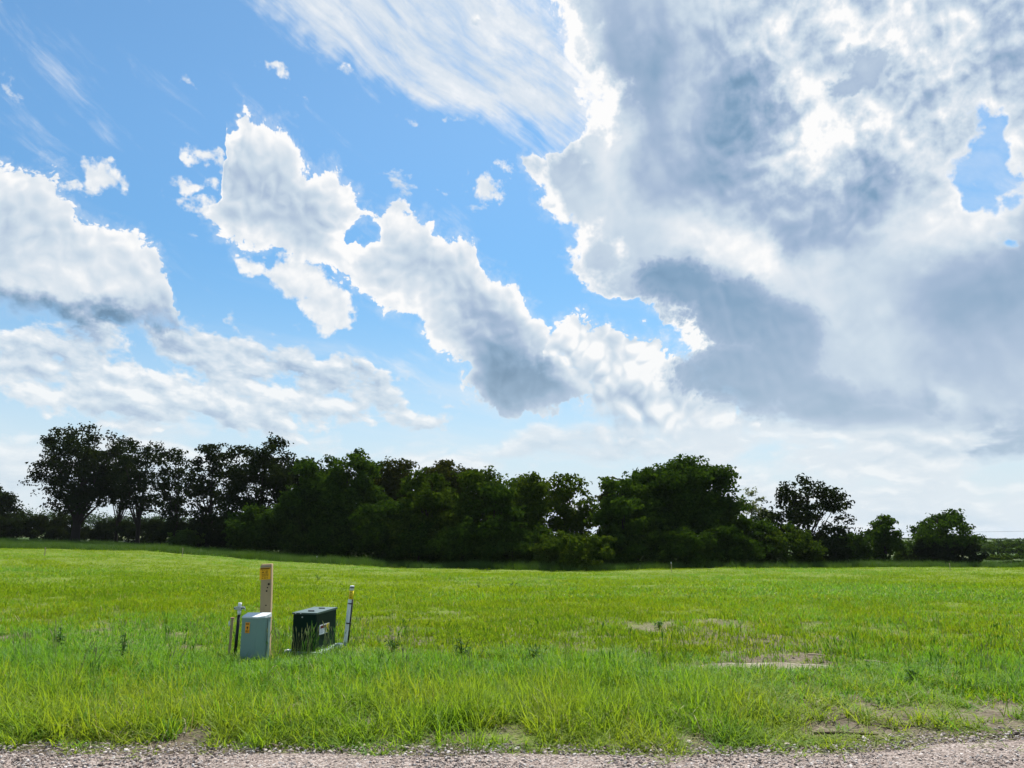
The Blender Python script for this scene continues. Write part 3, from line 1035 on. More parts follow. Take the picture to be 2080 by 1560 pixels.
def tree(name, label, px, y, left, right, top, mat='green', crown0=0.25, fill=1.0, style='round', trunk=None, seed=0, group=None, cat='tree', size=0.30, ylean=0.0, sink=0.0):
    r = np.random.default_rng(1000 + seed)
    x, y, z0 = at(px, y)
    z0 -= sink
    k = y / 1592.0
    H = (CAM_H + y * zy(top)) - z0
    a = (right - left) / 2 * k * (1.22 if cat == 'bush' else 1.08)
    cxo = ((left + right) / 2 - px) * k
    root = empty(name, (x, y, z0 - 0.05), label, cat, group)
    zb = H * crown0
    rz_ = (H - zb) / 2
    ncl = int(30 + 4.2 * a * rz_ / 1.4)
    C, RR = [], []
    tries = 0
    while len(C) < ncl and tries < 6000:
        tries += 1
        d = r.normal(size=3)
        d /= np.linalg.norm(d)
        q = d * (r.random() ** (0.36 if style != 'open' else 0.28))
        if style == 'round' and q[2] < 0:
            q[0] *= 1.06
            q[1] *= 1.06
        if style == 'oak':                      # broad above, narrow below
            q[:2] *= 0.75 + 0.45 * (q[2] + 1) / 2
        if style == 'tall':
            q[:2] *= 1.0 - 0.35 * max(q[2], 0)
        rc_ = (r.uniform(0.13, 0.25) * min(a, rz_) + 0.28) * (0.78 if fill < 0.7 else 1.0)
        c = np.array([cxo + q[0] * (a * 1.10 - rc_ * 0.5), q[1] * (a * 0.95) + ylean, zb + rz_ + q[2] * (rz_ * 1.05 - rc_ * 0.5)])
        C.append(c)
        RR.append([rc_ * r.uniform(0.9, 1.35), rc_ * r.uniform(0.9, 1.35), rc_ * r.uniform(0.6, 0.9)])
    C, RR = np.array(C), np.array(RR)
    area = RR[:, 0] * RR[:, 2]
    per = np.maximum(12, (area / size ** 2 * 22 * fill)).astype(int)
    v, f = leaves(C, RR, per, size, r)
    # loose sprays beyond the clumps break up the outline
    m2 = r.choice(len(C), size=min(len(C), 40))
    C2 = C[m2] + r.normal(size=(len(m2), 3)) * RR[m2] * 0.9
    v2, f2 = leaves(C2, RR[m2] * 0.55, np.full(len(m2), int(16 * fill) + 4), size * 0.85, r)
    f2 = f2 + len(v)
    v, f = np.concatenate([v, v2]), np.concatenate([f, f2])
    keep = v[:, 2].reshape(-1, 4).min(1) > 0.02
    f = f[np.tile(keep, 2) if len(f) == 2 * len(keep) else slice(None)] if False else f
    v[:, 2] = np.maximum(v[:, 2], 0.03)
    link_mesh('crown', v, f, LEAF[mat], root)
    # trunk and limbs
    mb = MB()
    tr = trunk if trunk else max(0.10, 0.028 * H)
    fork = np.array([cxo * 0.35, 0, max(zb * 0.9, H * 0.28)])
    tp = np.array([cxo * 0.7 + r.normal() * 0.3, r.normal() * 0.3 + ylean * 0.6, H * 0.82])
    pts, rad = [], []
    for t in np.linspace(0, 1, 9):
        p = (1 - t) ** 2 * np.array([0, 0, -0.15]) + 2 * t * (1 - t) * fork + t * t * tp
        p = p + np.array([math.sin(t * 7 + seed), math.cos(t * 6 + seed), 0]) * 0.12 * t
        pts.append(p)
        rad.append(tr * ((1.0 - 0.86 * t) + 0.55 * max(0, 0.12 - t) / 0.12))
    mb.tube(pts, rad, 8)
    order = r.permutation(len(C))[:20 if cat == 'tree' else 8]
    for ci_ in order:
        c = C[ci_]
        t = np.clip((c[2] - zb * 0.4) / (H) * r.uniform(0.6, 0.9), 0.30, 0.92)
        s = np.array(pts[int(t * 8)])
        mid = s * 0.5 + c * 0.5 + np.array([0, 0, 0.10 * np.linalg.norm(c - s)])
        q = [(1 - u) ** 2 * s + 2 * u * (1 - u) * mid + u * u * c for u in np.linspace(0, 1, 5)]
        r0 = rad[int(t * 8)] * 0.42
        mb.tube(q, [r0, r0 * 0.7, r0 * 0.48, r0 * 0.3, r0 * 0.12], 5, cap=False)
    mb.build('trunk', m_bark, root, smooth=True)
    return root


TREES = [
    # name, label, column, distance, left, right, top row, leaves, crown start, fill, style, trunk, seed
    ('oak_tree', 'tall dark oak with thick bare trunk at the left end of the tree line', 148, 100, 66, 238, 858, 'dark', 0.22, 0.50, 'oak', 0.62, 1),
    ('oak_tree', 'thin see-through dark tree just right of the leftmost thick-trunked oak', 276, 97, 222, 335, 890, 'dark', 0.24, 0.42, 'oak', 0.32, 2),
    ('oak_tree', 'narrow dark tree with a low top, third along from the left oak', 352, 95, 308, 396, 902, 'dark', 0.20, 0.44, 'oak', 0.30, 3),
    ('oak_tree', 'dark rounded tree fourth along from the thick-trunked oak', 418, 92, 372, 462, 894, 'dark', 0.12, 0.55, 'round', 0.36, 4),
    ('oak_tree', 'broad dark tree with lacy top left of the first green trees', 522, 89, 440, 608, 887, 'dark', 0.12, 0.54, 'round', 0.45, 5),
    ('broadleaf_tree', 'dense green tree hiding the right foot of the lacy topped dark tree', 640, 83, 575, 700, 922, 'green', 0.05, 1.0, 'round', 0.34, 6),
    ('broadleaf_tree', 'dense green tree with the highest peak of the middle wood', 706, 82, 645, 772, 911, 'green', 0.05, 1.0, 'tall', 0.34, 7),
    ('broadleaf_tree', 'brownish green tree standing back behind the middle wood, left one', 800, 88, 748, 858, 929, 'brown', 0.08, 0.85, 'round', 0.34, 8),
    ('broadleaf_tree', 'brownish green tree standing back behind the middle wood, right one', 886, 86, 836, 944, 928, 'brown', 0.08, 0.75, 'round', 0.34, 9),
    ('broadleaf_tree', 'olive green tree at the front of the middle wood with rounded tiers', 862, 75, 802, 925, 956, 'olive', 0.03, 1.05, 'round', 0.30, 10),
    ('broadleaf_tree', 'olive green tree in the centre of the wood with a ragged flat top', 985, 74, 918, 1048, 950, 'olive', 0.03, 1.05, 'round', 0.32, 11),
    ('broadleaf_tree', 'fresh green lower tree in front of the flat topped olive tree', 1000, 71, 948, 1062, 985, 'green', 0.02, 1.05, 'round', 0.26, 12),
    ('broadleaf_tree', 'narrow olive tree between the wood and its open right end', 1078, 73, 1036, 1128, 963, 'olive', 0.03, 0.95, 'tall', 0.28, 13),
    ('broadleaf_tree', 'sparse tree with sky showing through at the right end of the wood', 1150, 76, 1104, 1206, 957, 'olive', 0.06, 0.78, 'oak', 0.26, 14),
    ('broadleaf_tree', 'huge dark domed tree, tallest right of the gap in the wood', 1384, 78, 1276, 1492, 925, 'green', 0.04, 1.15, 'round', 0.55, 15),
    ('broadleaf_tree', 'brighter green tree leaning on the left flank of the domed tree', 1268, 73, 1212, 1332, 968, 'green', 0.03, 1.1, 'round', 0.34, 16),
    ('broadleaf_tree', 'small dark tree top poking up behind the left flank of the dome', 1243, 82, 1216, 1276, 966, 'brown', 0.30, 0.8, 'round', 0.22, 17),
    ('willow_tree', 'pale grey green feathery tree right of the domed tree', 1524, 90, 1486, 1568, 993, 'pale', 0.25, 0.40, 'open', 0.20, 18),
    ('broadleaf_tree', 'middling green tree below the pale feathery tree', 1520, 78, 1476, 1566, 1040, 'green', 0.02, 1.0, 'round', 0.22, 19),
    ('oak_tree', 'tall lacy dark tree standing alone above the right bushes', 1648, 84, 1570, 1720, 966, 'dark', 0.20, 0.50, 'open', 0.34, 20),
    ('broadleaf_tree', 'small dark tree right of the tall lacy tree', 1734, 86, 1700, 1764, 1072, 'green', 0.08, 0.85, 'round', 0.18, 21),
    ('broadleaf_tree', 'small pointed dark tree left of the round right oak', 1798, 87, 1768, 1830, 1046, 'green', 0.06, 0.95, 'tall', 0.18, 22),
    ('oak_tree', 'round spreading oak standing last on the right', 1910, 90, 1846, 1980, 1032, 'green', 0.14, 0.74, 'round', 0.34, 23),
    ('broadleaf_tree', 'dark crown set back in the dip right of the lacy topped dark tree', 612, 92, 560, 668, 926, 'dark', 0.06, 0.9, 'round', 0.3, 25),
    ('broadleaf_tree', 'dark crown set back just right of the highest peak of the wood', 762, 90, 718, 812, 934, 'green', 0.06, 0.9, 'round', 0.3, 26),
    ('broadleaf_tree', 'dark crown set back left of the flat topped olive tree', 930, 84, 884, 982, 944, 'brown', 0.06, 0.9, 'round', 0.3, 27),
    ('broadleaf_tree', 'dark crown set back right of the flat topped olive tree', 1052, 82, 1008, 1100, 956, 'green', 0.06, 0.9, 'round', 0.3, 28),
    ('oak_tree', 'thin dark crown closing the gap right of the thick-trunked oak', 232, 104, 196, 272, 892, 'dark', 0.34, 0.45, 'oak', 0.26, 29),
    ('broadleaf_tree', 'dark tree cut off by the left border of the view', -14, 110, -70, 28, 985, 'dark', 0.05, 0.9, 'tall', 0.30, 24),
]
for (nm, lb, px, y, l, r_, tp, mt, c0, fl, st, tk, sd_) in TREES:
    tree(nm, lb, px, y, l, r_, tp, mt, c0, fl, st, tk, sd_, 'trees of the tree line')

# understorey: bushes that close the foot of the wood
BUSHES = [
    ('low dark bush at the far left border', 15, 106, -40, 75, 1044, 'dark'),
    ('low dark bush left of the thick oak trunk', 98, 108, 58, 150, 1042, 'dark'),
    ('dark bush under the branches right of the thick oak trunk', 205, 112, 166, 262, 1052, 'dark'),
    ('dark bush at the foot of the thin see-through tree', 292, 103, 250, 345, 1050, 'dark'),
    ('small sunlit yellow green bush under the dark left trees', 373, 89, 352, 396, 1074, 'fresh'),
    ('dark bush filling the foot of the third and fourth dark trees', 345, 97, 318, 420, 1058, 'dark'),
    ('dark bush below the fourth dark tree', 428, 92, 385, 488, 1040, 'dark'),
    ('rounded green bush standing out before the lacy topped tree', 520, 82, 474, 568, 1022, 'green'),
    ('tall dark bush under the first dense green trees', 600, 82, 545, 660, 1010, 'green'),
    ('dark bush low under the highest peak of the middle wood', 695, 79, 640, 752, 1030, 'green'),
    ('dark bush low under the brownish trees', 775, 77, 715, 836, 1015, 'green'),
    ('green bush bulging at the foot of the tiered olive tree', 848, 73, 805, 900, 1060, 'green'),
    ('dark green bush at the foot of the flat topped tree', 940, 71, 890, 1000, 1050, 'green'),
    ('dark green bush right of centre at the foot of the wood', 1040, 70, 985, 1095, 1058, 'green'),
    ('olive bush bulging before the right end of the wood', 1165, 67, 1106, 1226, 1078, 'olive'),
    ('dark bush in the gap left of the domed tree', 1210, 74, 1175, 1262, 1092, 'green'),
    ('dark bush at the left foot of the domed tree', 1300, 71, 1240, 1352, 1075, 'green'),
    ('dark bush in the middle of the foot of the domed tree', 1385, 71, 1325, 1448, 1068, 'green'),
    ('dark bush at the right foot of the domed tree', 1462, 74, 1405, 1525, 1058, 'green'),
    ('yellowish olive bush in front of the tall lacy tree', 1596, 77, 1538, 1652, 1066, 'olive'),
    ('dark bush at the foot of the tall lacy tree', 1668, 81, 1622, 1712, 1078, 'dark'),
    ('dark bush between the two small right trees', 1766, 90, 1748, 1786, 1122, 'dark'),
    ('fresh green bush right of the pointed small tree', 1836, 90, 1824, 1852, 1112, 'fresh'),
    ('dark bush under the round right oak, left side', 1878, 88, 1850, 1914, 1096, 'dark'),
    ('dark bush under the round right oak, right side', 1945, 88, 1908, 1982, 1098, 'dark'),
    ('low bush at the right border of the meadow', 2070, 90, 2048, 2105, 1140, 'dark'),
    ('far green bush near the right border, larger one', 2050, 150, 2010, 2110, 1102, 'fresh'),
    ('far green bush right of the round oak, smaller one', 2002, 150, 1980, 2030, 1106, 'fresh'),
    ('low olive bush beyond the round oak by the pale track', 2010, 118, 1985, 2042, 1126, 'olive'),
    ('low green bush beyond the meadow at the right border', 2078, 125, 2046, 2120, 1124, 'green'),
]
for i, (lb, px, y, l, r_, tp, mt) in enumerate(BUSHES):
    tree('bush', lb, px, y, l, r_, tp, mt, 0.0, 1.15, 'round', 0.07, 300 + i, 'bushes under the trees', 'bush', 0.27)


# distant woods: one mass of crowns along the skyline
def woods(name, label, cols, y, toprow, hvar, seed, mat):
    r = np.random.default_rng(seed)
    V, Fc, b = [], [], 0
    for px in np.arange(cols[0], cols[1], cols[2]):
        yy = y * r.uniform(0.95, 1.1)
        x, _, z = at(px, yy)
        ht = max(3.0, CAM_H + yy * zy(np.interp(px, PXS, PXS * 0 + toprow) if np.isscalar(toprow) else np.interp(px, toprow[0], toprow[1])) - z) * r.uniform(1 - hvar, 1 + hvar * 0.4)
        c = np.array([[x, yy, z + ht * 0.5]])
        w = y / 1592 * cols[2] * 1.3
        v, f = leaves(c, np.array([[w, w, ht * 0.52]]), np.array([90]), max(0.9, w * 0.5), r)
        V.append(v)
        Fc.append(f + b)
        b += len(v)
    o = link_mesh(name, np.concatenate(V), np.concatenate(Fc), LEAF[mat])
    return tag(o, label, 'woods', kind='stuff')


woods('distant_woods', 'bluish distant wood on the skyline at the left', (-250, 560, 4), 430, ([-300, 60, 140, 240, 420, 600], [1026, 1030, 1036, 1041, 1046, 1052]), 0.2, 51, 'green')
woods('distant_woods', 'thin dark distant wood on the right skyline', (1380, 2500, 3), 1500, ([1300, 1990, 2080, 2500], [1095, 1092, 1096, 1096]), 0.25, 52, 'green')
woods('distant_woods', 'green scrub across the low ground beyond the right oak', (1960, 2400, 9), 260, ([1900, 2000, 2040, 2080, 2400], [1116, 1114, 1108, 1106, 1106]), 0.35, 53, 'fresh')

# ================================================================== utility fixtures
m_green = plain('dark green enamel', (0.0025, 0.018, 0.0130), 0.50, 0.25, 5.0, 0.09, bstr=0.05)
m_lid = plain('dark green enamel, sun bleached lid', (0.045, 0.085, 0.078), 0.38, 0.25, 5.0, 0.5, bstr=0.05)  # lid colour lightened to stand in for sky reflected on the top
m_ped = plain('grey green plastic', (0.19, 0.285, 0.262), 0.5, 0.12, 5.0, 0.4, stretch=(1, 1, 0.4), bstr=0.06, dirt=(0.16, 0.15, 0.09), dirt_h=0.10)
m_cap = plain('pale grey plastic', (0.55, 0.60, 0.60), 0.40, 0.10, 5.0, 0.4)
m_white = plain('white plastic', (0.72, 0.74, 0.74), 0.45, 0.10, 8.0, 0.4)
m_wood = plain('weathered timber', (0.41, 0.30, 0.175), 0.85, 0.35, 5.0, 0.15, stretch=(3, 3, 0.35), bstr=0.5)
m_wood_lt = plain('fresh sawn timber', (0.36, 0.29, 0.20), 0.85, 0.25, 5.0, 0.15, stretch=(3, 3, 0.35), bstr=0.4)
m_knot = plain('knot', (0.055, 0.040, 0.028), 0.9, 0.3, 20.0, 0.1)
m_black = plain('black plastic', (0.008, 0.008, 0.009), 0.45, 0.2, 10.0, 0.4)
m_steel = plain('galvanised steel', (0.42, 0.46, 0.47), 0.40, 0.15, 14.0, 0.5, 0.6)
m_guard = plain('pale grey cable guard', (0.74, 0.77, 0.78), 0.5, 0.14, 10.0, 0.35, stretch=(1, 1, 0.3))
m_orange = plain('orange yellow label', (0.88, 0.46, 0.012), 0.5, 0.12, 30.0, 0.3)
m_osheet = plain('orange label', (0.88, 0.34, 0.03), 0.5, 0.12, 30.0, 0.3)
m_yellow = plain('yellow label', (0.78, 0.60, 0.02), 0.5, 0.12, 30.0, 0.3)
m_print = plain('dark print', (0.10, 0.035, 0.006), 0.6, 0.3, 60.0, 0.2)
m_maroon = plain('maroon print', (0.10, 0.006, 0.008), 0.6, 0.2, 60.0, 0.2)
m_label = plain('white label', (0.74, 0.76, 0.80), 0.45, 0.06, 30.0, 0.3)
m_gprint = plain('grey print', (0.34, 0.37, 0.44), 0.6, 0.2, 60.0, 0.2)
m_pad = plain('grey green ground sleeve', (0.24, 0.32, 0.28), 0.7, 0.25, 8.0, 0.2, dirt=(0.10, 0.09, 0.05), dirt_h=0.04)


def prints(mb, M, u0, u1, v, h, n, r, gap=0.25):
    """a row of small printed dashes on a label; u across, v up, flat on the plane of M"""
    w = (u1 - u0) / n
    for i in range(n):
        a = u0 + w * i + w * gap * r.random() * 0.5
        b = a + w * (1 - gap) * (0.75 + 0.25 * r.random())
        mb.box((a, -0.0012, v), (min(b, u1), 0, v + h * (0.8 + 0.3 * r.random())), M)


rr = random.Random(5)

# ---- pad mounted transformer box
TX, TY = -2.76, 11.28
t = empty('transformer_box', (TX, TY, float(land(TX, TY))), 'dark green metal transformer box on its pad in the grass', 'utility box', None, R(-8))
Wd, Dp, Ht = 0.345, 0.78, 0.575           # the front right lower corner is the origin; runs to -x and +y
MB().box((-Wd, 0, 0.045), (0, Dp, Ht - 0.012), bev=0.006).build('cabinet', m_green, t)
lid = MB()
lid.add([(-Wd - .012, -.014, Ht - .01), (.012, -.014, Ht - .01), (.012, Dp + .012, Ht - .01), (-Wd - .012, Dp + .012, Ht - .01),
         (-Wd - .012, -.014, Ht + .012), (.012, -.014, Ht + .012), (.012, Dp + .012, Ht + .02), (-Wd - .012, Dp + .012, Ht + .02), ],
        [(0, 3, 2, 1), (0, 1, 5, 4), (1, 2, 6, 5), (2, 3, 7, 6), (3, 0, 4, 7), (4, 5, 6, 7)])
lid.build('lid', m_lid, t)
for yy in (0.16, 0.56):
    MB().tube([(-0.19, yy, Ht + .022), (-0.10, yy, Ht + .022)], 0.009, 8).build('lid_hinge', m_black, t)
for xx in (-0.31, -0.235):
    MB().box((xx, -0.022, Ht - 0.004), (xx + 0.014, -0.012, Ht + 0.006), bev=0.002).build('bolt', m_white, t)
MB().tube([(-0.205, -0.002, Ht - .05), (-0.205, -0.012, Ht - .05)], 0.010, 10).build('lock', m_steel, t)
# seam between front cover and tank
MB().box((0.0005, 0.10, 0.06), (0.0035, 0.106, Ht - 0.02)).build('cover_seam', m_black, t)
MB().tube([(-0.15, -0.003, 0.30), (-0.15, -0.022, 0.30), (-0.15, -0.022, 0.36), (-0.15, -0.003, 0.36)], 0.007, 6).build('handle', m_black, t)
Mr = Matrix.Translation((0.002, 0.13, 0.27)) @ Matrix.Rotation(R(90), 4, 'Z') @ Matrix.Diagonal((1.3, 1, 0.86, 1))
lb = MB().box((0, -0.0022, 0), (0.285, 0, 0.155), Mr).build('warning_label', m_label, t)
Mr2 = Mr @ Matrix.Translation((0, -0.0032, 0))
MB().box((0.02, -0.0010, 0.095), (0.19, 0, 0.14), Mr2).build('heading', m_maroon, lb)
MB().box((0.20, -0.0010, 0.006), (0.279, 0, 0.149), Mr2).build('yellow_panel', m_yellow, lb)
q = MB()
for k, v_ in enumerate((0.075, 0.055, 0.035, 0.018)):
    prints(q, Mr2, 0.018, 0.125 - 0.012 * (k % 2), v_, 0.010, 5, rr)
tag(q.build('small_print', m_gprint, lb), kind='stuff')
q = MB()                                   # small struck figure
q.box((0.158, -0.0012, 0.035), (0.172, 0, 0.068), Mr2).box((0.155, -0.0012, 0.018), (0.161, 0, 0.036), Mr2).box((0.168, -0.0012, 0.018), (0.174, 0, 0.036), Mr2).box((0.160, -0.0012, 0.072), (0.170, 0, 0.082), Mr2)
q.build('figure_symbol', m_black, lb)
q = MB()
for v_ in (0.12, 0.10, 0.08, 0.055, 0.035, 0.018):
    prints(q, Mr2 @ Matrix.Translation((0, -0.0011, 0)), 0.212, 0.268, v_, 0.008, 2, rr)
tag(q.build('yellow_print', m_print, lb), kind='stuff')
pad = MB()
pad.box((-Wd - .08, -.10, -0.05), (.13, Dp + .10, 0.062), bev=0.012)
pad.build('pad', m_pad, t)
for (xx, yy) in ((-Wd - .085, -.06), (.045, Dp - .12)):
    MB().box((xx, yy, 0.050), (xx + 0.085, yy + 0.12, 0.082), bev=0.006).build('corner_bracket', m_white, t)

# ---- grey telephone pedestal
PX_, PY_ = -3.40, 10.62
t = empty('cable_pedestal', (PX_, PY_, float(land(PX_, PY_))), 'grey green plastic cable pedestal with pale cap, in front of the wooden post', 'utility box', None, R(-3))


def prism(poly, z0, z1, k=1.0):
    n = len(poly)
    return [(x, y, z0) for x, y in poly] + [(x * k, y * k, z1) for x, y in poly], [tuple(range(n))[::-1], tuple(range(n, 2 * n))] + [(i, (i + 1) % n, n + (i + 1) % n, n + i) for i in range(n)]


front = [(-0.155, -0.085), (0.055, -0.110), (0.145, -0.055), (0.165, 0.03), (0.165, 0.11), (-0.155, 0.11)]
MB().add(*prism(front, 0.0, 0.585, 0.985)).build('body', m_ped, t)
cap = [(x * 1.035, y * 1.05) for x, y in front]
cv, cf = prism(cap, 0.587, 0.604, 0.97)
cv = [(x, y, z + (0.16 * (y + 0.11) if z > 0.6 else 0)) for x, y, z in cv]
MB().add(cv, cf).build('cap', m_cap, t)
MB().box((0.1635, -0.01, 0.02), (0.1675, -0.004, 0.57)).build('side_seam', m_black, t)
Ms = Matrix.Translation((-0.10, -0.0945, 0.40)) @ Matrix.Rotation(math.atan2(-0.025, 0.21), 4, 'Z')
sk = MB().box((0, -0.0022, 0), (0.062, 0, 0.135), Ms).build('orange_label', m_osheet, t)
q = MB()
Mq = Ms @ Matrix.Translation((0, -0.0032, 0))
for v_, n_ in ((0.118, 3), (0.104, 3), (0.024, 3), (0.010, 2)):
    prints(q, Mq, 0.008, 0.054, v_, 0.009, n_, rr)
q.box((0.020, -0.0012, 0.062), (0.042, 0, 0.082), Mq).box((0.026, -0.0012, 0.045), (0.036, 0, 0.062), Mq)
tag(q.build('label_print', m_print, sk), kind='stuff')

# ---- wooden post with warning sign
WX, WY = -3.36, 10.98
t = empty('wooden_post', (WX, WY, float(land(WX, WY))), 'square weathered wooden post with an orange sign near its top', 'post', None, R(9))
t.rotation_euler = (0, R(-2.4), R(9))
hw = 0.071
po = MB()
lv = []
for k, zz_ in enumerate((-0.1, 0.3, 0.7, 1.0, 1.255, 1.27)):
    s_ = hw * (1 if k < 5 else 0.94)
    ox, oy = 0.012 * (zz_ / 1.2) - 0.004 * k % 0.006, 0.0
    lv.append([(ox - s_, oy - s_, zz_), (ox + s_, oy - s_, zz_), (ox + s_, oy + s_, zz_), (ox - s_, oy + s_, zz_)])
vs = [p for L_ in lv for p in L_]
fs = [(i * 4 + a, i * 4 + (a + 1) % 4, i * 4 + 4 + (a + 1) % 4, i * 4 + 4 + a) for i in range(5) for a in range(4)] + [(20, 21, 22, 23), (3, 2, 1, 0)]
po.add(vs, fs).build('timber', m_wood, t)
for (u, v_, s_) in ((0.045, 1.00, 0.016), (0.028, 0.955, 0.010), (0.018, 0.91, 0.012), (0.012, 0.72, 0.010)):
    MB().tube([(u, -hw + 0.004, v_), (u, -hw - 0.003, v_)], s_, 9).build('knot', m_knot, t)
# sheet metal sign wrapped over two sides
sg = MB().box((-hw - 0.006, -hw - 0.008, 1.065), (hw - 0.004, -hw - 0.004, 1.222)).build('warning_sign', m_orange, t)
MB().box((-hw + 0.004, -hw - 0.012, 1.203), (hw - 0.016, -hw - 0.0085, 1.216)).build('heading', m_print, sg)
q = MB()
Mq = Matrix.Translation((0, -hw - 0.0085, 0))
for v_, n_, h_ in ((1.186, 4, 0.008), (1.158, 2, 0.012), (1.138, 5, 0.007), (1.124, 5, 0.007), (1.108, 4, 0.008), (1.080, 3, 0.010)):
    prints(q, Mq, -0.050, 0.042, v_, h_, n_, rr)
tag(q.build('sign_print', m_print, sg), kind='stuff')
MB().box((-hw + 0.002, -hw - 0.014, 1.228), (hw + 0.0, -hw + 0.003, 1.250)).build('sign_batten', m_wood_lt, t)

# ---- black marker pole with fitting
BX, BY = -3.735, 10.86
t = empty('conduit_pole', (BX, BY, float(land(BX, BY))), 'thin black pole topped by a white and grey clamp, beside the grey pedestal', 'pole', None, 0)
MB().tube([(0, 0, -0.1), (0.012, 0, 0.28), (0.024, 0, 0.60)], 0.0215, 12).build('shaft', m_black, t, True)
MB().tube([(0.024, 0, 0.601), (0.026, 0, 0.66)], 0.0245, 12).build('collar', m_white, t, True)
MB().tube([(0.027, 0, 0.701), (0.029, 0, 0.755)], 0.024, 12).build('tip', m_white, t, True)
cl_ = MB().tube([(0.026, 0, 0.661), (0.027, 0, 0.700)], 0.032, 12).build('clamp', m_steel, t)
MB().box((-0.035, -0.05, 0.668), (0.085, -0.034, 0.705), bev=0.004).build('clamp_bar', m_steel, cl_)
MB().box((-0.035, 0.034, 0.668), (0.085, 0.05, 0.705), bev=0.004).build('clamp_bar', m_steel, cl_)
for xx in (-0.026, 0.076):
    MB().tube([(xx, -0.062, 0.687), (xx, 0.062, 0.687)], 0.007, 8).build('clamp_bolt', m_black, cl_)
MB().tube([(0.085, -0.04, 0.70), (0.115, -0.04, 0.685), (0.118, -0.04, 0.655)], 0.006, 6).build('ground_wire', m_steel, cl_)

# ---- thin wooden stake
SX, SY = -3.81, 10.86
t = empty('survey_stake', (SX, SY, float(land(SX, SY))), 'thin weathered wooden stake left of the black clamp pole', 'stake', None, R(12))
st = MB()
st.box((-0.017, -0.010, -0.1), (0.017, 0.010, 0.56), Matrix.Rotation(R(1.2), 4, 'Y'), bev=0.002)
st.build('lath', m_wood, t)
MB().box((-0.012, -0.014, 0.545), (0.036, 0.014, 0.562), bev=0.002).build('pink_top', plain('faded pink paint', (0.45, 0.22, 0.18), 0.7, 0.3, 20), t)
rb = MB().add([(-0.016, -0.012, 0.53), (-0.030, -0.016, 0.50), (-0.028, -0.014, 0.44), (-0.012, -0.0125, 0.47)], [(0, 1, 2, 3)])
rb.add([(-0.016, -0.0135, 0.53), (-0.034, -0.022, 0.50), (-0.024, -0.020, 0.455), (-0.012, -0.014, 0.47)], [(3, 2, 1, 0)])
rb.build('white_ribbon', m_white, t)

# ---- leaning cable marker
KX, KY = -2.53, 12.25
t = empty('cable_marker', (KX, KY, float(land(KX, KY))), 'leaning grey cable marker with yellow label and white cap, right of the green box', 'marker post', None, 0)
t.rotation_euler = (R(-1), R(4.0), R(0))
g = MB()
gp = []
for a in np.linspace(-100, 100, 9):
    gp.append((-0.014 + 0.030 * math.sin(R(a)), -0.028 * math.cos(R(a)) + 0.004))
nn = len(gp)
inner = [(x * 0.86 - 0.002, y * 0.80 + 0.004) for x, y in gp]
ring = gp + inner[::-1]
g.add(*prism(ring, -0.1, 0.70))
g.build('guard', m_guard, t)
MB().tube([(0.020, 0.018, -0.1), (0.020, 0.018, 0.70)], 0.017, 10).build('cable', m_black, t, True)
for zz_ in (0.34, 0.63):
    MB().tube([(0.000, 0.004, zz_), (0.000, 0.004, zz_ + 0.014)], 0.042, 14).build('strap', m_black, t)
yl = MB().tube([(-0.004, 0.006, 0.702), (-0.004, 0.006, 0.83)], 0.034, 14).build('yellow_label', m_yellow, t, True)
q = MB()
for v_, n_ in ((0.80, 2), (0.775, 3), (0.75, 2), (0.725, 3)):
    prints(q, Matrix.Translation((-0.004, -0.0285, 0)), -0.018, 0.018, v_, 0.010, n_, rr)
tag(q.build('label_print', m_print, yl), kind='stuff')
cp = MB().tube([(-0.004, 0.006, 0.832), (-0.004, 0.006, 0.900), (-0.004, 0.006, 0.905)], [0.033, 0.033, 0.031], 14).build('cap', m_white, t, True)
MB().tube([(-0.004, 0.006, 0.866), (-0.004, 0.006, 0.882)], 0.0355, 14).build('cap_ring', m_black, cp)

# ---- survey pegs out in the field
for i, (px, row, h, lb, m1) in enumerate((
        (370, 1133, 0.75, 'tiny pale peg in the meadow edge below the dark left trees', m_wood_lt),
        (643, 1143, 0.62, 'tiny white tipped peg in front of the dense green trees', m_white),
        (1364, 1163, 0.72, 'tiny white tipped peg in front of the domed tree', m_white),
        (90, 1131, 0.6, 'tiny pale peg in the meadow at the far left below the oak', m_wood_lt),
        (1930, 1160, 0.6, 'tiny pale peg in the meadow below the round right oak', m_wood_lt))):
    x_, y_ = ground_point(px, row)
    t = empty('field_peg', (x_, y_, float(land(x_, y_))), lb, 'peg', 'survey pegs along the far edge of the meadow')
    MB().box((-0.022, -0.012, -0.2), (0.022, 0.012, h), Matrix.Rotation(R(rr.uniform(-3, 3)), 4, 'Y')).build('lath', m_wood_lt, t)
    MB().box((-0.026, -0.016, h - 0.10), (0.026, 0.016, h + 0.012), Matrix.Rotation(0, 4, 'Y')).build('tip', m1, t)

# ---- overhead wire on the right, on poles out of sight
def pole(px, y, lb):
    x, y, z = at(px, y)
    t = empty('power_pole', (x, y, z), lb, 'pole', 'poles of the overhead line')
    h = 2.05 - z
    MB().tube([(0, 0, -0.3), (0, 0, h + 0.5)], [0.16, 0.11], 10).build('shaft', m_wood, t, True)
    MB().box((-0.6, -0.05, h + 0.05), (0.6, 0.05, h + 0.15)).build('crossarm', m_wood, t)
    return x, y, 2.2


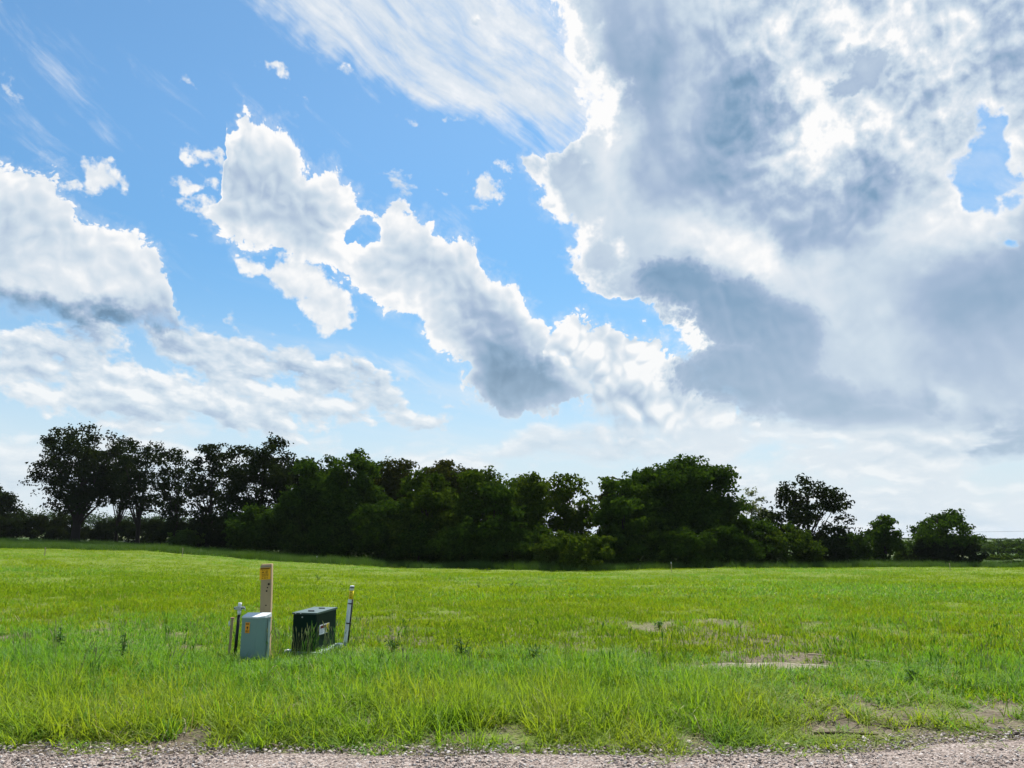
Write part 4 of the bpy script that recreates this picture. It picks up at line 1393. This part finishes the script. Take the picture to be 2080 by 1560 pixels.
a_ = pole(1410, 175, 'wooden power pole hidden behind the domed tree')
b_p = pole(2330, 165, 'wooden power pole beyond the right border')
wp = []
for u in np.linspace(0, 1, 25):
    wp.append((a_[0] + (b_p[0] - a_[0]) * u, a_[1] + (b_p[1] - a_[1]) * u, 2.25 + (0.6) * u - 4 * 0.55 * u * (1 - u)))
wire = MB().tube(wp, 0.022, 5).build('overhead_wire', m_black)
tag(wire, 'thin dark overhead wire crossing the sky beside the round right oak', 'wire')

# ---- pale dried mud bank in the bare spot, with a cut edge
m_mud, o_ = new_mat('dried pale mud')
ps = geo('Position')
n1 = noise(ps, 5.0, 6.0, 0.6)
n2 = noise(ps, 60.0, 4.0, 0.6)
b_ = principled(ramp(n1 * 0.6 + n2 * 0.4, [(0.32, (0.13, 0.105, 0.075)), (0.5, (0.25, 0.22, 0.17)), (0.66, (0.36, 0.33, 0.27))]), 0.95, 0.1, 0, n1 * 0.5 + n2 * 0.5, 0.8, 0.02)
X.nt.links.new(b_.outputs[0], o_.inputs[0])


def mound(name, cx, cy, rx, ry, h, seed, label):
    th_ = np.linspace(0, 2 * math.pi, 49)[:-1]
    rad = np.linspace(0, 1, 9)
    V = []
    for q_ in rad:
        for a in th_:
            w = 1 + 0.35 * (VN(np.array(math.cos(a) * 2 + seed), np.array(math.sin(a) * 2 + seed)) - 0.5)
            x = cx + rx * q_ * w * math.cos(a)
            y = cy + ry * q_ * w * math.sin(a)
            back = 1.0 if math.sin(a) > 0 else 0.7
            z = float(land(x, y)) + h * (1 - q_ ** (4 if math.sin(a) > 0 else 1.6)) * (0.6 + 0.8 * float(VN(x * 3, y * 3))) - 0.012 * (q_ > 0.99)
            V.append((x, y, z))
    n = len(th_)
    Fm = [(i * n + k, i * n + (k + 1) % n, (i + 1) * n + (k + 1) % n, (i + 1) * n + k) for i in range(8) for k in range(n)]
    o = link_mesh(name, V, Fm, m_mud, smooth=True)
    return tag(o, label, 'soil', kind='stuff')


mx_, my_ = ground_point(1560, 1358)
mound('bare_soil', mx_, my_, 0.95, 0.24, 0.055, 1, 'pale dried mud bank lying bare in the grass')
mx_, my_ = ground_point(1420, 1362)
mound('bare_soil', mx_, my_, 0.42, 0.14, 0.03, 5, 'small pale mud patch left of the larger mud bank')

# ---- sticks lying on the bare ground
def stick(px, row, ln, ang, mat, lb):
    x_, y_ = ground_point(px, row)
    z_ = float(land(x_, y_))
    t = MB().tube([(-ln / 2, 0, 0), (-ln * 0.1, 0.015, 0.006), (ln / 2, 0, 0.004)], [0.012, 0.011, 0.006], 7).build('stick', mat)
    t.location = (x_, y_, z_ + 0.035)
    t.rotation_euler = (0, R(3), R(ang))
    tag(t, lb, 'stick', 'sticks lying in the grass')


stick(1660, 1336, 0.24, -14, m_wood_lt, 'short pale stick lying above the right end of the mud bank')
stick(1720, 1500, 0.55, 6, m_knot, 'dark thin stick on the bare gravelly ground at right')
stick(1780, 1350, 0.30, -25, m_wood_lt, 'pale bent stick right of the mud bank')

# ---- weeds standing out of the grass
m_weed = leaf_mat('dark weed leaves', (0.030, 0.085, 0.014), (0.055, 0.135, 0.022), 0.3)
m_seed = leaf_mat('pale seed heads', (0.22, 0.25, 0.11), (0.32, 0.34, 0.17), 0.3)


def weed(px, row, h, spread, lb, seed, n=46):
    r = random.Random(seed)
    x_, y_ = ground_point(px, row)
    t = empty('weed_plant', (x_, y_, float(land(x_, y_))), lb, 'weed', 'dark weeds standing in the grass')
    sm, lf = MB(), MB()
    for k in range(5):
        a = r.uniform(0, 6.28)
        top = Vector((spread * math.cos(a) * r.uniform(0.2, 0.8), spread * math.sin(a) * r.uniform(0.2, 0.8), h * r.uniform(0.7, 1)))
        sm.tube([(0, 0, -0.03), tuple(top * 0.5 + Vector((0, 0, 0.04))), tuple(top)], [0.006, 0.005, 0.002], 5)
        for q_ in range(n // 5):
            u = r.uniform(0.15, 1)
            p = top * u
            d = Vector((r.gauss(0, 1), r.gauss(0, 1), r.uniform(-0.2, 0.9))).normalized()
            L_ = r.uniform(0.05, 0.11) * (1.25 - 0.5 * u)
            s_ = d.cross(Vector((0, 0, 1))).normalized() * L_ * 0.24
            lf.add([p, p + d * L_ * 0.5 + s_, p + d * L_ - Vector((0, 0, L_ * 0.3)), p + d * L_ * 0.5 - s_], [(0, 1, 2), (0, 2, 3)])
    sm.build('stem', m_weed, t)
    lf.build('foliage', m_weed, t)


for i, (px, row, h, sp, lb) in enumerate((
        (940, 1340, 0.36, 0.14, 'dark leafy weed standing up in the grass right of the boxes'),
        (1340, 1278, 0.16, 0.12, 'small dark weed on the bare soil strip'),
        (975, 1200, 0.32, 0.45, 'low dark weed clump out in the meadow, middle'),
        (1043, 1193, 0.25, 0.35, 'low dark weed clump out in the meadow right of the middle one'),
        (800, 1335, 0.30, 0.14, 'leafy weed between the cable marker and the tall dark weed'),
        (120, 1322, 0.32, 0.10, 'thin dark weed in the grass at the left'),
        (247, 1345, 0.38, 0.10, 'thin dark weed left of the boxes'),
        (645, 1180, 0.30, 0.42, 'low dark weed clump in the meadow behind the boxes'),
        (1855, 1392, 0.20, 0.10, 'dark grassy weed near the right border'),
        (1080, 1350, 0.22, 0.12, 'small leafy weed in the grass at the middle'))):
    weed(px, row, h, sp, lb, 40 + i)

# ---- seeding grass stalks round the boxes and over the verge
def stalk(seed, h):
    r = random.Random(seed)
    mb = MB()
    for k in range(3):
        a = r.uniform(0, 6.28)
        ox, oy = r.gauss(0, 0.03), r.gauss(0, 0.03)
        l_ = r.uniform(0.03, 0.12)
        hh = h * r.uniform(0.75, 1.1)
        p = [(ox + l_ * u * u * math.cos(a), oy + l_ * u * u * math.sin(a), hh * u) for u in (0, 0.5, 0.82, 0.9, 1.0)]
        mb.tube(p, [0.0022, 0.002, 0.0018, 0.007, 0.0015], 4, cap=False)
    return mb.v, mb.f


b_stalk = bank('stalks', [stalk(i, 0.46) + (m_seed if i % 2 else m_lush,) for i in range(6)])
kx, ky = place(620, 8.2, 12.5, lambda y: y * 0.75, lambda x, y: np.clip(0.25 + 0.9 * np.exp(-((x + 2.9) / 1.0) ** 2 - ((y - 10.7) / 0.7) ** 2), 0, 1) * np.clip(1 - bare(x, y), 0, 1))
kx = np.concatenate([kx, rng.normal(-2.75, 0.35, 34)])
ky = np.concatenate([ky, rng.normal(10.95, 0.12, 34)])
emit('seeding_grass', kx, ky, b_stalk, (rng.random(len(kx)) * 6).astype(int), 0.6, 1.15, 'thin seeding grass stalks standing over the verge', 'grass')

# ================================================================== air
m_air, o_ = new_mat('thin summer haze')
pv = X.nt.nodes.new('ShaderNodeVolumePrincipled')
pv.inputs['Color'].default_value = (0.80, 0.88, 1.0, 1.0)
pv.inputs['Density'].default_value = 0.00006
X.nt.links.new(pv.outputs[0], o_.inputs['Volume'])
zlo = min(float(v) for v in ZZ.ravel()) - 1.0
hz = MB().box((-42000, -420, zlo), (42000, 5300, 22.0)).build('haze', m_air)
tag(hz, 'thin pale summer haze in the air', 'haze', kind='stuff')
